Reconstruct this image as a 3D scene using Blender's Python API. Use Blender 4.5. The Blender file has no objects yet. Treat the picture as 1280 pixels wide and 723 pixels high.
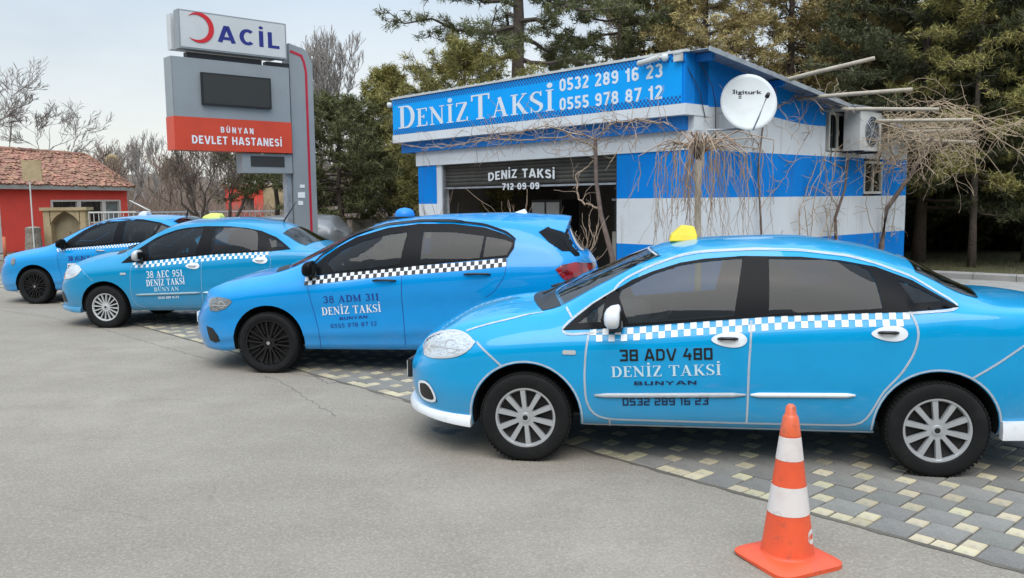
import bpy, bmesh, math, random
import numpy as np
from mathutils import Vector, Matrix
from mathutils.bvhtree import BVHTree
from mathutils.geometry import delaunay_2d_cdt

random.seed(7)
R = math.radians
scn = bpy.context.scene
COL = scn.collection

# ------------------------------------------------------------------ camera
F_PX, PITCH, ROLL, EYE = 1056.59, .1052, -.0108, 1.76
cd = bpy.data.cameras.new('camera'); cam = bpy.data.objects.new('camera', cd); COL.objects.link(cam)
cd.sensor_width = 36; cd.lens = F_PX / 1280 * 36; cd.clip_start = .1; cd.clip_end = 2000
cam.matrix_world = Matrix.Translation((0, 0, EYE)) @ Matrix.Rotation(math.pi/2 - PITCH, 4, 'X') @ Matrix.Rotation(ROLL, 4, 'Z')
scn.camera = cam

# ------------------------------------------------------------------ sky, sun, exposure
SUN_EL, SUN_AZ = 56, 186     # direction the light comes from, degrees (azimuth from +Y clockwise)
w = bpy.data.worlds.new('World'); scn.world = w; w.use_nodes = True
nt = w.node_tree; nt.nodes.clear()
def wn(t, **k):
    n = nt.nodes.new(t)
    for a, b in k.items(): setattr(n, a, b)
    return n
sky = wn('ShaderNodeTexSky', sky_type='NISHITA', sun_disc=False, sun_elevation=R(SUN_EL), sun_rotation=R(SUN_AZ),
         air_density=1.0, dust_density=3.0, ozone_density=1.5)
tc = wn('ShaderNodeTexCoord'); mp = wn('ShaderNodeMapping'); mp.inputs['Scale'].default_value = (1, 1, 3.2)
nz = wn('ShaderNodeTexNoise'); nz.inputs['Scale'].default_value = 1.6; nz.inputs['Detail'].default_value = 7; nz.inputs['Roughness'].default_value = .55
cr = wn('ShaderNodeValToRGB'); cr.color_ramp.elements[0].position = .30; cr.color_ramp.elements[1].position = .68
cr.color_ramp.elements[0].color = (.62, .62, .62, 1); cr.color_ramp.elements[1].color = (.97, .97, .97, 1)
mx = wn('ShaderNodeMix', data_type='RGBA'); mx.inputs[7].default_value = (6.6, 7.8, 9.0, 1)
bg = wn('ShaderNodeBackground'); bg.inputs['Strength'].default_value = .105
ow = wn('ShaderNodeOutputWorld')
# an overcast sky is brighter overhead than at the horizon
sx = wn('ShaderNodeSeparateXYZ'); nt.links.new(tc.outputs['Generated'], sx.inputs[0])
gr = wn('ShaderNodeValToRGB'); gr.color_ramp.interpolation = 'EASE'; nt.links.new(sx.outputs['Z'], gr.inputs['Fac'])
ge = gr.color_ramp.elements; ge[0].position = .0; ge[0].color = (.46, .46, .46, 1); ge[1].position = 1.; ge[1].color = (1, 1, 1, 1); g2 = ge.new(.25); g2.color = (.385, .385, .385, 1)
hzn = wn('ShaderNodeValToRGB'); nt.links.new(sx.outputs['Z'], hzn.inputs['Fac']); he = hzn.color_ramp.elements     # whiter haze low down
he[0].position = .06; he[0].color = (.88, .90, .86, 1); he[1].position = .27; he[1].color = (.63, .77, .93, 1)
hs_ = wn('ShaderNodeMix', data_type='RGBA', blend_type='MULTIPLY'); hs_.inputs[0].default_value = 1; hs_.inputs[7].default_value = (10, 10, 10, 1); nt.links.new(hzn.outputs['Color'], hs_.inputs[6]); nt.links.new(hs_.outputs[2], mx.inputs[7])
gm = wn('ShaderNodeMath', operation='MULTIPLY'); gm.inputs[1].default_value = .193; nt.links.new(gr.outputs['Color'], gm.inputs[0]); nt.links.new(gm.outputs[0], bg.inputs['Strength'])
L = nt.links.new
L(tc.outputs['Generated'], mp.inputs['Vector']); L(mp.outputs[0], nz.inputs['Vector']); L(nz.outputs['Fac'], cr.inputs['Fac'])
L(cr.outputs['Color'], mx.inputs[0]); L(sky.outputs[0], mx.inputs[6]); L(mx.outputs[2], bg.inputs['Color']); L(bg.outputs[0], ow.inputs['Surface'])
sd_ = bpy.data.lights.new('sun', 'SUN'); sd_.energy = 1.5; sd_.angle = R(52); sd_.color = (1, .96, .9)
sun = bpy.data.objects.new('sun', sd_); COL.objects.link(sun)
az, el = R(SUN_AZ), R(SUN_EL)
sun.rotation_euler = Vector((math.sin(az)*math.cos(el), math.cos(az)*math.cos(el), math.sin(el))).to_track_quat('Z', 'Y').to_euler()
scn.view_settings.view_transform = 'Standard'; scn.view_settings.look = 'None'
scn.view_settings.exposure = 0.45; scn.view_settings.gamma = 1
scn.cycles.max_bounces = 6

# ------------------------------------------------------------------ helpers
def ray(px, py):
    a, b = px-640, py-361.5
    u = a*math.cos(ROLL)+b*math.sin(ROLL); v = -a*math.sin(ROLL)+b*math.cos(ROLL)
    return Vector((u, F_PX*math.cos(PITCH)-v*math.sin(PITCH), -F_PX*math.sin(PITCH)-v*math.cos(PITCH)))
EYEP = Vector((0, 0, EYE))
def at(px, py, Y):                       # the point at depth Y seen at a place in the photograph
    r = ray(px, py); return EYEP + r*(Y/r.y)
def gnd(px, py, z=0):
    r = ray(px, py); return EYEP + r*((z-EYE)/r.z)
def onp(px, py, p0, d):                  # (distance along, height) on the vertical plane through p0 along d
    r = ray(px, py); n = Vector((-d[1], d[0])); t = (n.x*p0[0]+n.y*p0[1])/(n.x*r.x+n.y*r.y)
    return (r.x*t-p0[0])*d[0]+(r.y*t-p0[1])*d[1], r.z*t+EYE
def tag(o, label=None, cat=None, group=None, kind=None):
    if label: o['label'] = label
    if cat: o['category'] = cat
    if group: o['group'] = group
    if kind: o['kind'] = kind
    return o
def empty(name, loc=(0, 0, 0), rz=0, label=None, cat=None, group=None):
    o = bpy.data.objects.new(name, None); COL.objects.link(o); o.location = loc; o.rotation_euler = (0, 0, rz)
    return tag(o, label, cat, group)
def copy_tree(o, parent=None):
    c = o.copy(); COL.objects.link(c); c.parent = parent
    for ch in list(o.children): copy_tree(ch, c)
    return c

class MB:
    def __init__(s): s.v = []; s.f = []; s.m = []
    def add(s, vs, fs, mi=0):
        b = len(s.v); s.v += [tuple(v) for v in vs]; s.f += [tuple(b+i for i in f) for f in fs]; s.m += [mi]*len(fs); return s
    def box(s, c, d, rot=None, mi=0, bev=0):
        x, y, z = [q/2 for q in d]
        if bev:
            b = min(bev, x*.9, y*.9, z*.9)
            vs = [(-x, -y, -z), (x, -y, -z), (x, y, -z), (-x, y, -z), (-x, -y, z-b), (x, -y, z-b), (x, y, z-b), (-x, y, z-b),
                  (-x+b, -y+b, z), (x-b, -y+b, z), (x-b, y-b, z), (-x+b, y-b, z)]
            fs = [(3, 2, 1, 0), (0, 1, 5, 4), (1, 2, 6, 5), (2, 3, 7, 6), (3, 0, 4, 7), (4, 5, 9, 8), (5, 6, 10, 9), (6, 7, 11, 10), (7, 4, 8, 11), (8, 9, 10, 11)]
        else:
            vs = [(-x, -y, -z), (x, -y, -z), (x, y, -z), (-x, y, -z), (-x, -y, z), (x, -y, z), (x, y, z), (-x, y, z)]
            fs = [(3, 2, 1, 0), (4, 5, 6, 7), (0, 1, 5, 4), (1, 2, 6, 5), (2, 3, 7, 6), (3, 0, 4, 7)]
        c = Vector(c)
        vs = [((rot @ Vector(v)) if rot else Vector(v))+c for v in vs]
        return s.add(vs, fs, mi)
    def span(s, a, b, mi=0, bev=0):      # box between two corners
        return s.box([(a[i]+b[i])/2 for i in range(3)], [abs(a[i]-b[i]) for i in range(3)], mi=mi, bev=bev)
    def tube(s, path, rad, n=6, mi=0, cap=True):
        path = [Vector(p) for p in path]
        if not hasattr(rad, '__len__'): rad = [rad]*len(path)
        vs = []; fs = []
        for i, p in enumerate(path):
            d = (path[min(i+1, len(path)-1)]-path[max(i-1, 0)])
            d = d.normalized() if d.length > 1e-9 else Vector((0, 0, 1))
            a = d.cross(Vector((0, 0, 1)) if abs(d.z) < .9 else Vector((1, 0, 0))).normalized(); b = d.cross(a)
            for k in range(n):
                t = 2*math.pi*k/n; vs.append(p+(a*math.cos(t)+b*math.sin(t))*rad[i])
        for i in range(len(path)-1):
            for k in range(n):
                fs.append((i*n+k, i*n+(k+1) % n, (i+1)*n+(k+1) % n, (i+1)*n+k))
        if cap: fs += [tuple(range(n)), tuple((len(path)-1)*n+k for k in range(n))][::1]
        return s.add(vs, fs, mi)
    def bar(s, p, q, wd, ht, mi=0, up=(0, 0, 1)):
        p, q = Vector(p), Vector(q); d = (q-p).normalized(); u = Vector(up)
        a = d.cross(u).normalized(); b = a.cross(d)
        vs = [o+a*sx*wd/2+b*sz*ht/2 for o in (p, q) for sx, sz in ((-1, -1), (1, -1), (1, 1), (-1, 1))]
        return s.add(vs, [(0, 1, 2, 3), (7, 6, 5, 4), (0, 4, 5, 1), (1, 5, 6, 2), (2, 6, 7, 3), (3, 7, 4, 0)], mi)
    def lathe(s, prof, n=32, axis='Z', c=(0, 0, 0), mi=0):   # prof: (radius, height)
        vs = []; fs = []; c = Vector(c)
        for r, h in prof:
            for k in range(n):
                t = 2*math.pi*k/n; x, y = r*math.cos(t), r*math.sin(t)
                vs.append(c+(Vector((x, y, h)) if axis == 'Z' else Vector((x, h, y))))
        for i in range(len(prof)-1):
            for k in range(n):
                q = (i*n+k, i*n+(k+1) % n, (i+1)*n+(k+1) % n, (i+1)*n+k)
                fs.append(q)
        return s.add(vs, fs, mi)
    def prism(s, poly, y0, y1, mi=0, fn=None):          # polygon in (x,z) extruded along y
        n = len(poly); vs = [(x, y0, z) for x, z in poly]+[(x, y1, z) for x, z in poly]
        if fn: vs = [fn(v) for v in vs]
        return s.add(vs, [tuple(range(n)), tuple(range(2*n-1, n-1, -1))]+[(i, n+i, n+(i+1) % n, (i+1) % n) for i in range(n)], mi)
    def build(s, name, mat, parent=None, smooth=False, fn=None, angle=None):
        me = bpy.data.meshes.new(name)
        vs = [tuple(fn(v)) for v in s.v] if fn else s.v
        me.from_pydata(vs, [], s.f)
        for m in (mat if isinstance(mat, (list, tuple)) else [mat]): me.materials.append(m)
        if any(s.m): me.polygons.foreach_set('material_index', s.m)
        bm = bmesh.new(); bm.from_mesh(me); bmesh.ops.recalc_face_normals(bm, faces=bm.faces)
        if angle is not None:
            for e in bm.edges:
                if len(e.link_faces) == 2 and e.calc_face_angle(0) > R(angle): e.smooth = False
        bm.to_mesh(me); bm.free()
        if smooth or angle is not None: me.polygons.foreach_set('use_smooth', [True]*len(me.polygons))
        o = bpy.data.objects.new(name, me); COL.objects.link(o)
        if parent: o.parent = parent
        return o
def arrmesh(name, V, Fc, mat, parent=None, smooth=False, per=3):   # fast mesh from numpy arrays
    me = bpy.data.meshes.new(name); V = np.asarray(V, np.float32).reshape(-1, 3); Fc = np.asarray(Fc, np.int32).reshape(-1, per)
    me.vertices.add(len(V)); me.vertices.foreach_set('co', V.ravel())
    me.loops.add(Fc.size); me.loops.foreach_set('vertex_index', Fc.ravel())
    me.polygons.add(len(Fc)); me.polygons.foreach_set('loop_start', np.arange(0, Fc.size, per, dtype=np.int32))
    me.update(calc_edges=True)
    for m in (mat if isinstance(mat, (list, tuple)) else [mat]): me.materials.append(m)
    if smooth: me.polygons.foreach_set('use_smooth', [True]*len(Fc))
    o = bpy.data.objects.new(name, me); COL.objects.link(o)
    if parent: o.parent = parent
    return o

# ------------------------------------------------------------------ materials
def mat(name, base, rough=.6, metal=0, spec=.5, coat=0, coatr=.05, noise=None, bump=None, var=None, island=None, ior=None, emit=None, dirt=None):
    m = bpy.data.materials.new(name); m.use_nodes = True; t = m.node_tree; n = t.nodes; b = n['Principled BSDF']; L = t.links.new
    b.inputs['Base Color'].default_value = (*base, 1); b.inputs['Roughness'].default_value = rough; b.inputs['Metallic'].default_value = metal
    b.inputs['Specular IOR Level'].default_value = spec; b.inputs['Coat Weight'].default_value = coat; b.inputs['Coat Roughness'].default_value = coatr
    if ior: b.inputs['IOR'].default_value = ior
    if emit: b.inputs['Emission Color'].default_value = (*emit[0], 1); b.inputs['Emission Strength'].default_value = emit[1]
    tcn = n.new('ShaderNodeTexCoord'); col = None
    if noise:                            # (scale, other colour, low, high[, detail])
        for k in range(0, len(noise), 1):
            sc, c2, lo, hi = noise[k][:4]
            nn = n.new('ShaderNodeTexNoise'); nn.inputs['Scale'].default_value = sc; nn.inputs['Detail'].default_value = 8; nn.inputs['Roughness'].default_value = .6
            if len(noise[k]) > 4:
                mpn = n.new('ShaderNodeMapping'); mpn.inputs['Scale'].default_value = noise[k][4]; L(tcn.outputs['Object'], mpn.inputs[0]); L(mpn.outputs[0], nn.inputs['Vector'])
            else: L(tcn.outputs['Object'], nn.inputs['Vector'])
            mr = n.new('ShaderNodeMapRange'); mr.inputs[1].default_value = lo; mr.inputs[2].default_value = hi; L(nn.outputs['Fac'], mr.inputs[0])
            mxn = n.new('ShaderNodeMix'); mxn.data_type = 'RGBA'; mxn.inputs[7].default_value = (*c2, 1)
            if col is None: mxn.inputs[6].default_value = (*base, 1)
            else: L(col, mxn.inputs[6])
            L(mr.outputs[0], mxn.inputs[0]); col = mxn.outputs[2]
    if var or island:                    # brightness / hue change per object or per loose piece
        hs = n.new('ShaderNodeHueSaturation')
        if col is None: hs.inputs['Color'].default_value = (*base, 1)
        else: L(col, hs.inputs['Color'])
        if island: src = n.new('ShaderNodeNewGeometry').outputs['Random Per Island']; a = island
        else: src = n.new('ShaderNodeObjectInfo').outputs['Random']; a = var
        mr = n.new('ShaderNodeMapRange'); mr.inputs[3].default_value = 1-a[0]; mr.inputs[4].default_value = 1+a[0]; L(src, mr.inputs[0]); L(mr.outputs[0], hs.inputs['Value'])
        if len(a) > 1:
            mm = n.new('ShaderNodeMath'); mm.operation = 'FRACT'; mu = n.new('ShaderNodeMath'); mu.operation = 'MULTIPLY'; mu.inputs[1].default_value = 17.3
            L(src, mu.inputs[0]); L(mu.outputs[0], mm.inputs[0])
            m2 = n.new('ShaderNodeMapRange'); m2.inputs[3].default_value = .5-a[1]; m2.inputs[4].default_value = .5+a[1]; L(mm.outputs[0], m2.inputs[0]); L(m2.outputs[0], hs.inputs['Hue'])
        col = hs.outputs[0]
    if dirt:                             # road dust low on the thing: (colour, height, strength)
        geo = n.new('ShaderNodeSeparateXYZ'); L(tcn.outputs['Object'], geo.inputs[0])
        mr = n.new('ShaderNodeMapRange'); mr.inputs[1].default_value = dirt[1]; mr.inputs[2].default_value = .15; mr.inputs[4].default_value = dirt[2]; L(geo.outputs['Z'], mr.inputs[0])
        nn = n.new('ShaderNodeTexNoise'); nn.inputs['Scale'].default_value = 6; nn.inputs['Detail'].default_value = 6; L(tcn.outputs['Object'], nn.inputs['Vector'])
        mu = n.new('ShaderNodeMath'); mu.operation = 'MULTIPLY'; L(mr.outputs[0], mu.inputs[0]); L(nn.outputs['Fac'], mu.inputs[1])
        mxn = n.new('ShaderNodeMix'); mxn.data_type = 'RGBA'; mxn.inputs[7].default_value = (*dirt[0], 1)
        if col is None: mxn.inputs[6].default_value = (*base, 1)
        else: L(col, mxn.inputs[6])
        L(mu.outputs[0], mxn.inputs[0]); col = mxn.outputs[2]
    if col is not None: L(col, b.inputs['Base Color'])
    if bump:                             # (scale, strength, distance)
        nn = n.new('ShaderNodeTexNoise'); nn.inputs['Scale'].default_value = bump[0]; nn.inputs['Detail'].default_value = 5; L(tcn.outputs['Object'], nn.inputs['Vector'])
        bp = n.new('ShaderNodeBump'); bp.inputs['Strength'].default_value = bump[1]; bp.inputs['Distance'].default_value = bump[2]
        L(nn.outputs['Fac'], bp.inputs['Height']); L(bp.outputs[0], b.inputs['Normal'])
    return m
M = {}
DUST = (.30, .28, .25)
M['paint_cyan'] = mat('light_blue_paint', (.0, .32, .63), .30, spec=.15, coat=.8, coatr=.03, bump=(2.2, .03, .02), noise=[(7, (.0, .30, .59), .45, .8)], dirt=(DUST, .55, .5))
M['paint_blue'] = mat('deep_blue_paint', (.0, .275, .66), .28, spec=.15, coat=.8, coatr=.03, bump=(2.2, .03, .02), noise=[(7, (.0, .255, .62), .45, .8)], dirt=(DUST, .55, .35))
M['paint_teal'] = mat('teal_blue_paint', (.0, .25, .48), .35, spec=.15, coat=.8, coatr=.05, bump=(2.2, .03, .02), noise=[(7, (.0, .23, .44), .45, .8)], dirt=(DUST, .6, .6))
M['paint_left'] = mat('mid_blue_paint', (.0, .27, .62), .30, spec=.15, coat=.8, coatr=.04, bump=(2.2, .03, .02), dirt=(DUST, .6, .45))
M['glass'] = mat('tinted_glass', (.010, .012, .012), .02, spec=.5, ior=1.6)
def pane_glass(name, tint, ior=1.6):
    m = bpy.data.materials.new(name); m.use_nodes = True; t = m.node_tree; t.nodes.clear(); L = t.links.new; n = t.nodes
    o = n.new('ShaderNodeOutputMaterial'); mx = n.new('ShaderNodeMixShader'); tr = n.new('ShaderNodeBsdfTransparent'); gl = n.new('ShaderNodeBsdfGlossy'); fr = n.new('ShaderNodeFresnel')
    tr.inputs['Color'].default_value = (*tint, 1); gl.inputs['Roughness'].default_value = .015; gl.inputs['Color'].default_value = (1, 1, 1, 1); fr.inputs['IOR'].default_value = ior
    L(fr.outputs[0], mx.inputs[0]); L(tr.outputs[0], mx.inputs[1]); L(gl.outputs[0], mx.inputs[2]); L(mx.outputs[0], o.inputs['Surface']); return m
M['pane_front'] = pane_glass('clear_side_glass', (.40, .46, .42), 1.42)
M['pane_rear'] = pane_glass('dark_side_glass', (.14, .155, .15), 1.40)
M['pane_screen'] = pane_glass('laminated_windscreen', (.62, .68, .66), 1.62)
M['seat'] = mat('dark_seat_fabric', (.045, .045, .048), .9)
M['cabin'] = mat('cabin_lining', (.05, .05, .05), .9)
M['screen'] = mat('painted_sheen_glass', (.15, .175, .17), .04, spec=.5, ior=1.6, noise=[(2.2, (.27, .30, .295), .42, .62, (.6, 5, 1))])  # pale base and streaks paint a sky reflection into the glass colour
M['black'] = mat('black_plastic', (.012, .012, .012), .45)
M['black_gloss'] = mat('gloss_black_trim', (.006, .006, .007), .35, spec=.10)
M['rubber'] = mat('tyre_rubber', (.009, .009, .009), .8, spec=.25, noise=[(9, (.020, .019, .017), .5, .8)], bump=(60, .2, .004))
M['liner'] = mat('wheel_arch_liner', (.004, .004, .004), .9)
M['alloy'] = mat('silver_alloy', (.52, .53, .54), .28, metal=.5, noise=[(14, (.46, .45, .44), .55, .85)])
M['hubcap'] = mat('silver_hubcap', (.56, .56, .55), .4, metal=.2)
M['alloy_black'] = mat('gloss_black_alloy', (.006, .006, .007), .22, spec=.35, coat=.25)
M['brake'] = mat('shaded_brake_metal', (.018, .016, .015), .7, metal=.2)  # dark tone carries the shade behind the wheel spokes
M['chrome'] = mat('bright_metal', (.7, .7, .7), .12, metal=1)
M['white_paint'] = mat('white_vinyl', (.80, .82, .83), .4, coat=.3, noise=[(12, (.6, .62, .62), .55, .8)])
M['pin'] = mat('pale_outline_vinyl', (.74, .90, .95), .4)
M['navy_print'] = mat('navy_print', (.006, .018, .07), .45)
M['blue_print'] = mat('dark_blue_print', (.01, .03, .22), .45)
M['black_print'] = mat('black_print', (.006, .006, .007), .45)
M['white_print'] = mat('white_print', (.82, .84, .85), .45)
M['pale_print'] = mat('pale_print', (.55, .72, .78), .45)
M['lamp'] = mat('headlight_lens', (.60, .64, .66), .08, spec=.9, coat=1, noise=[(30, (.36, .40, .42), .45, .6, (1, 1, 4))])
M['lamp_dark'] = mat('smoked_headlight', (.22, .235, .24), .08, coat=1, noise=[(26, (.10, .11, .115), .45, .6, (1, 1, 4))])
M['red_lamp'] = mat('red_tail_lens', (.30, .006, .012), .1, coat=1, noise=[(10, (.10, .002, .004), .45, .6)])
M['yellow'] = mat('yellow_plastic', (.85, .62, .02), .45, noise=[(8, (.80, .50, .02), .5, .7)])
M['pale_yellow'] = mat('faded_yellow_plastic', (.72, .74, .16), .5)
M['blue_plastic'] = mat('blue_plastic', (.0, .22, .70), .4)
M['wall_white'] = mat('white_wall_paint', (.72, .745, .76), .8, bump=(26, .35, .01), noise=[(1.3, (.64, .66, .67), .4, .75), (6, (.54, .54, .53), .62, .9), (1.6, (.50, .49, .47), .56, .80, (4, 4, .35))])
M['wall_blue'] = mat('blue_wall_paint', (.0, .24, .74), .75, spec=.2, bump=(26, .35, .01), noise=[(1.3, (.0, .195, .65), .4, .75), (7, (.05, .23, .58), .66, .9), (1.6, (.03, .15, .50), .54, .80, (4, 4, .35))])
M['trim_blue'] = mat('blue_trim_paint', (.0, .20, .62), .6, bump=(20, .2, .006), noise=[(2.5, (.0, .16, .52), .4, .75)])
M['banner'] = mat('blue_banner', (.0, .36, .90), .5, spec=.2, noise=[(1.2, (.0, .39, .95), .4, .7)], bump=(3, .15, .02))
M['banner_dark'] = mat('dark_blue_print_check', (.002, .09, .36), .45)
M['banner_white'] = mat('white_banner_print', (.74, .80, .84), .45)
M['steel'] = mat('galvanised_steel', (.42, .45, .48), .45, metal=.55, noise=[(5, (.28, .30, .33), .45, .7)])
M['grey_metal'] = mat('grey_sign_metal', (.30, .325, .335), .45, metal=.1, noise=[(1.5, (.27, .29, .30), .4, .7)])
M['sign_white'] = mat('off_white_sign_face', (.62, .63, .62), .5, noise=[(2, (.56, .57, .56), .4, .7)])
M['sign_red'] = mat('orange_red_sign_face', (.66, .065, .025), .45, noise=[(2, (.58, .055, .022), .4, .7)])
M['crescent'] = mat('crescent_red', (.62, .012, .02), .45)
M['acil_blue'] = mat('deep_blue_letter', (.01, .02, .20), .45)
M['led_off'] = mat('dark_led_panel', (.03, .031, .028), .5, bump=(140, .6, .01))
M['red_line'] = mat('red_line_vinyl', (.50, .012, .04), .45)
M['shutter'] = mat('dark_shutter_slat', (.045, .042, .035), .5, metal=.1, noise=[(3, (.08, .075, .06), .4, .7)])
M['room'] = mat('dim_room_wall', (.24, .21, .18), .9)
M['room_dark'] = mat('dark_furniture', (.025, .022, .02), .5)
M['beige_box'] = mat('beige_appliance', (.45, .40, .32), .5)
M['dish'] = mat('dish_white', (.66, .69, .68), .5, noise=[(5, (.60, .62, .60), .45, .75)])
M['ac'] = mat('aged_white_casing', (.60, .60, .57), .5, noise=[(4, (.48, .46, .42), .45, .75)])
M['dark_metal'] = mat('dark_metal', (.05, .05, .055), .5, metal=.5)
M['wood'] = mat('weathered_pole', (.48, .42, .33), .85, noise=[(5, (.36, .31, .24), .4, .7, (1, 1, 1))], bump=(30, .5, .01))
M['bark'] = mat('brown_bark', (.115, .088, .068), .95, noise=[(8, (.07, .052, .04), .4, .7)], bump=(22, .8, .03))
M['vine'] = mat('vine_wood', (.17, .125, .10), .9, noise=[(6, (.10, .065, .055), .4, .7)], bump=(40, .6, .01))
M['twig'] = mat('dry_twig', (.44, .34, .23), .9, noise=[(1.5, (.34, .235, .145), .4, .7)])
M['twig_grey'] = mat('grey_twig', (.27, .245, .225), .95)
M['twig_brown'] = mat('brown_twig', (.22, .165, .125), .95)
M['weep'] = mat('weeping_twig', (.40, .30, .215), .9, noise=[(3, (.27, .185, .13), .4, .7)])
M['cone'] = mat('orange_cone', (.80, .105, .035), .5, noise=[(7, (.70, .085, .03), .4, .7), (18, (.42, .09, .05), .58, .76)], bump=(30, .1, .003))
M['cone_white'] = mat('cone_reflective_white', (.72, .66, .62), .45, noise=[(9, (.60, .50, .45), .5, .8), (16, (.38, .34, .31), .60, .72)])
M['house_red'] = mat('red_house_wall', (.80, .072, .046), .85, noise=[(1.2, (.70, .066, .045), .4, .7)])
M['tile'] = mat('clay_roof_tile', (.36, .185, .12), .85, island=(.26, .015), noise=[(1.2, (.25, .135, .09), .38, .66)])
M['stone'] = mat('yellow_stone', (.42, .33, .19), .9, noise=[(4, (.33, .25, .14), .4, .7)], bump=(12, .6, .02))
M['stone_grey'] = mat('rough_stone', (.25, .22, .18), .95, noise=[(4, (.17, .15, .12), .4, .7)], bump=(8, 1, .05))
M['cream_frame'] = mat('cream_frame', (.62, .56, .50), .6)
M['conc'] = mat('pale_kerb_concrete', (.36, .34, .31), .9, noise=[(3, (.28, .27, .24), .4, .7)], bump=(30, .4, .01))
M['pick'] = mat('silver_grey_paint', (.22, .225, .23), .4, metal=.2, coat=.4)
def leaf(name, c, v=.35, h=.02):
    return mat(name, c, .65, island=(v, h), spec=.25)
M['pine'] = leaf('dark_pine_needles', (.125, .130, .052))
M['pine_y'] = leaf('olive_pine_needles', (.26, .235, .075))
M['cedar'] = leaf('yellowed_cedar_needles', (.38, .30, .125), .35, .02)
M['dark'] = leaf('deep_green_needles', (.075, .082, .036))

# ------------------------------------------------------------------ ground
def asphalt():
    m = bpy.data.materials.new('asphalt'); m.use_nodes = True; t = m.node_tree; n = t.nodes; b = n['Principled BSDF']; L = t.links.new
    tcn = n.new('ShaderNodeTexCoord')
    def noise(s, d=8, r=.6, v=None):
        q = n.new('ShaderNodeTexNoise'); q.inputs['Scale'].default_value = s; q.inputs['Detail'].default_value = d; q.inputs['Roughness'].default_value = r
        L(v or tcn.outputs['Object'], q.inputs['Vector']); return q.outputs['Fac']
    def ramp(f, lo, hi, a=0, c=1):
        q = n.new('ShaderNodeMapRange'); q.inputs[1].default_value = lo; q.inputs[2].default_value = hi; q.inputs[3].default_value = a; q.inputs[4].default_value = c; L(f, q.inputs[0]); return q.outputs[0]
    def mixc(f, a, c):
        q = n.new('ShaderNodeMix'); q.data_type = 'RGBA'
        for i, x in ((6, a), (7, c)):
            if isinstance(x, tuple): q.inputs[i].default_value = (*x, 1)
            else: L(x, q.inputs[i])
        L(f, q.inputs[0]); return q.outputs[2]
    def mul(a, c):
        q = n.new('ShaderNodeMath'); q.operation = 'MULTIPLY'
        for i, x in ((0, a), (1, c)):
            if isinstance(x, (int, float)): q.inputs[i].default_value = x
            else: L(x, q.inputs[i])
        return q.outputs[0]
    c = mixc(ramp(noise(.35, 6), .38, .64), (.240, .208, .166), (.306, .266, .212))
    c = mixc(ramp(noise(1.7, 8, .65), .45, .75), c, (.232, .198, .155))
    mp_ = n.new('ShaderNodeMapping'); mp_.inputs['Rotation'].default_value = (0, 0, R(38)); mp_.inputs['Scale'].default_value = (.5, 3.2, 1); L(tcn.outputs['Object'], mp_.inputs[0])
    c = mixc(mul(ramp(noise(.6, 5, .6, mp_.outputs[0]), .48, .70), .45), c, (.215, .185, .145))
    c = mixc(mul(ramp(noise(60, 3), .48, .66), .38), c, (.44, .40, .34))      # aggregate
    c = mixc(mul(ramp(noise(85, 3), .52, .68), .40), c, (.12, .11, .095))
    c = mixc(mul(ramp(noise(24, 4), .62, .74), .28), c, (.15, .135, .11))
    c = mixc(mul(ramp(noise(7, 4), .70, .80), .6), c, (.13, .12, .105))       # dark specks
    vo = n.new('ShaderNodeTexVoronoi'); vo.feature = 'DISTANCE_TO_EDGE'; vo.inputs['Scale'].default_value = .42
    ds = n.new('ShaderNodeMix'); ds.data_type = 'RGBA'; ds.inputs[0].default_value = .22
    nn = n.new('ShaderNodeTexNoise'); nn.inputs['Scale'].default_value = 1.6; nn.inputs['Detail'].default_value = 8; L(tcn.outputs['Object'], nn.inputs['Vector'])
    L(tcn.outputs['Object'], ds.inputs[6]); L(nn.outputs['Color'], ds.inputs[7]); L(ds.outputs[2], vo.inputs['Vector'])
    crack = mul(ramp(vo.outputs['Distance'], .0012, .004, 1, 0), ramp(noise(.5, 4), .52, .62))
    c = mixc(mul(crack, .18), c, (.07, .065, .06))
    L(c, b.inputs['Base Color']); b.inputs['Roughness'].default_value = .9; b.inputs['Specular IOR Level'].default_value = .3
    bp = n.new('ShaderNodeBump'); bp.inputs['Strength'].default_value = .5; bp.inputs['Distance'].default_value = .006
    L(noise(75, 4), bp.inputs['Height'])
    bp2 = n.new('ShaderNodeBump'); bp2.inputs['Strength'].default_value = .4; bp2.inputs['Distance'].default_value = .05
    L(noise(2.2, 3), bp2.inputs['Height']); L(bp.outputs[0], bp2.inputs['Normal']); L(bp2.outputs[0], b.inputs['Normal'])
    return m
M['asphalt'] = asphalt()
M['soil'] = mat('dry_soil', (.16, .125, .085), .95, noise=[(.8, (.10, .09, .05), .4, .65), (9, (.20, .17, .12), .5, .8)], bump=(6, .8, .05))
M['joint'] = mat('joint_sand', (.13, .115, .09), .95, noise=[(3, (.085, .075, .06), .4, .7)], bump=(50, .6, .01))
M['grey_paver'] = mat('grey_paver', (.212, .198, .172), .85, var=(.13, .012), noise=[(3, (.16, .15, .132), .4, .7), (60, (.28, .262, .232), .5, .8), (11, (.12, .11, .095), .6, .8)], bump=(90, .4, .004))
M['cream_paver'] = mat('cream_paver', (.48, .405, .25), .85, var=(.20, .012), noise=[(6, (.36, .325, .24), .4, .75), (60, (.52, .47, .35), .5, .8), (14, (.22, .20, .16), .58, .78)], bump=(90, .4, .004))
M['grey_paver_far'] = mat('grey_paver_far', (.212, .198, .172), .85, island=(.15,), noise=[(5, (.16, .158, .15), .4, .7)])
M['cream_paver_far'] = mat('cream_paver_far', (.46, .395, .26), .85, island=(.22, .012), noise=[(6, (.36, .31, .215), .4, .75)])

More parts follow.
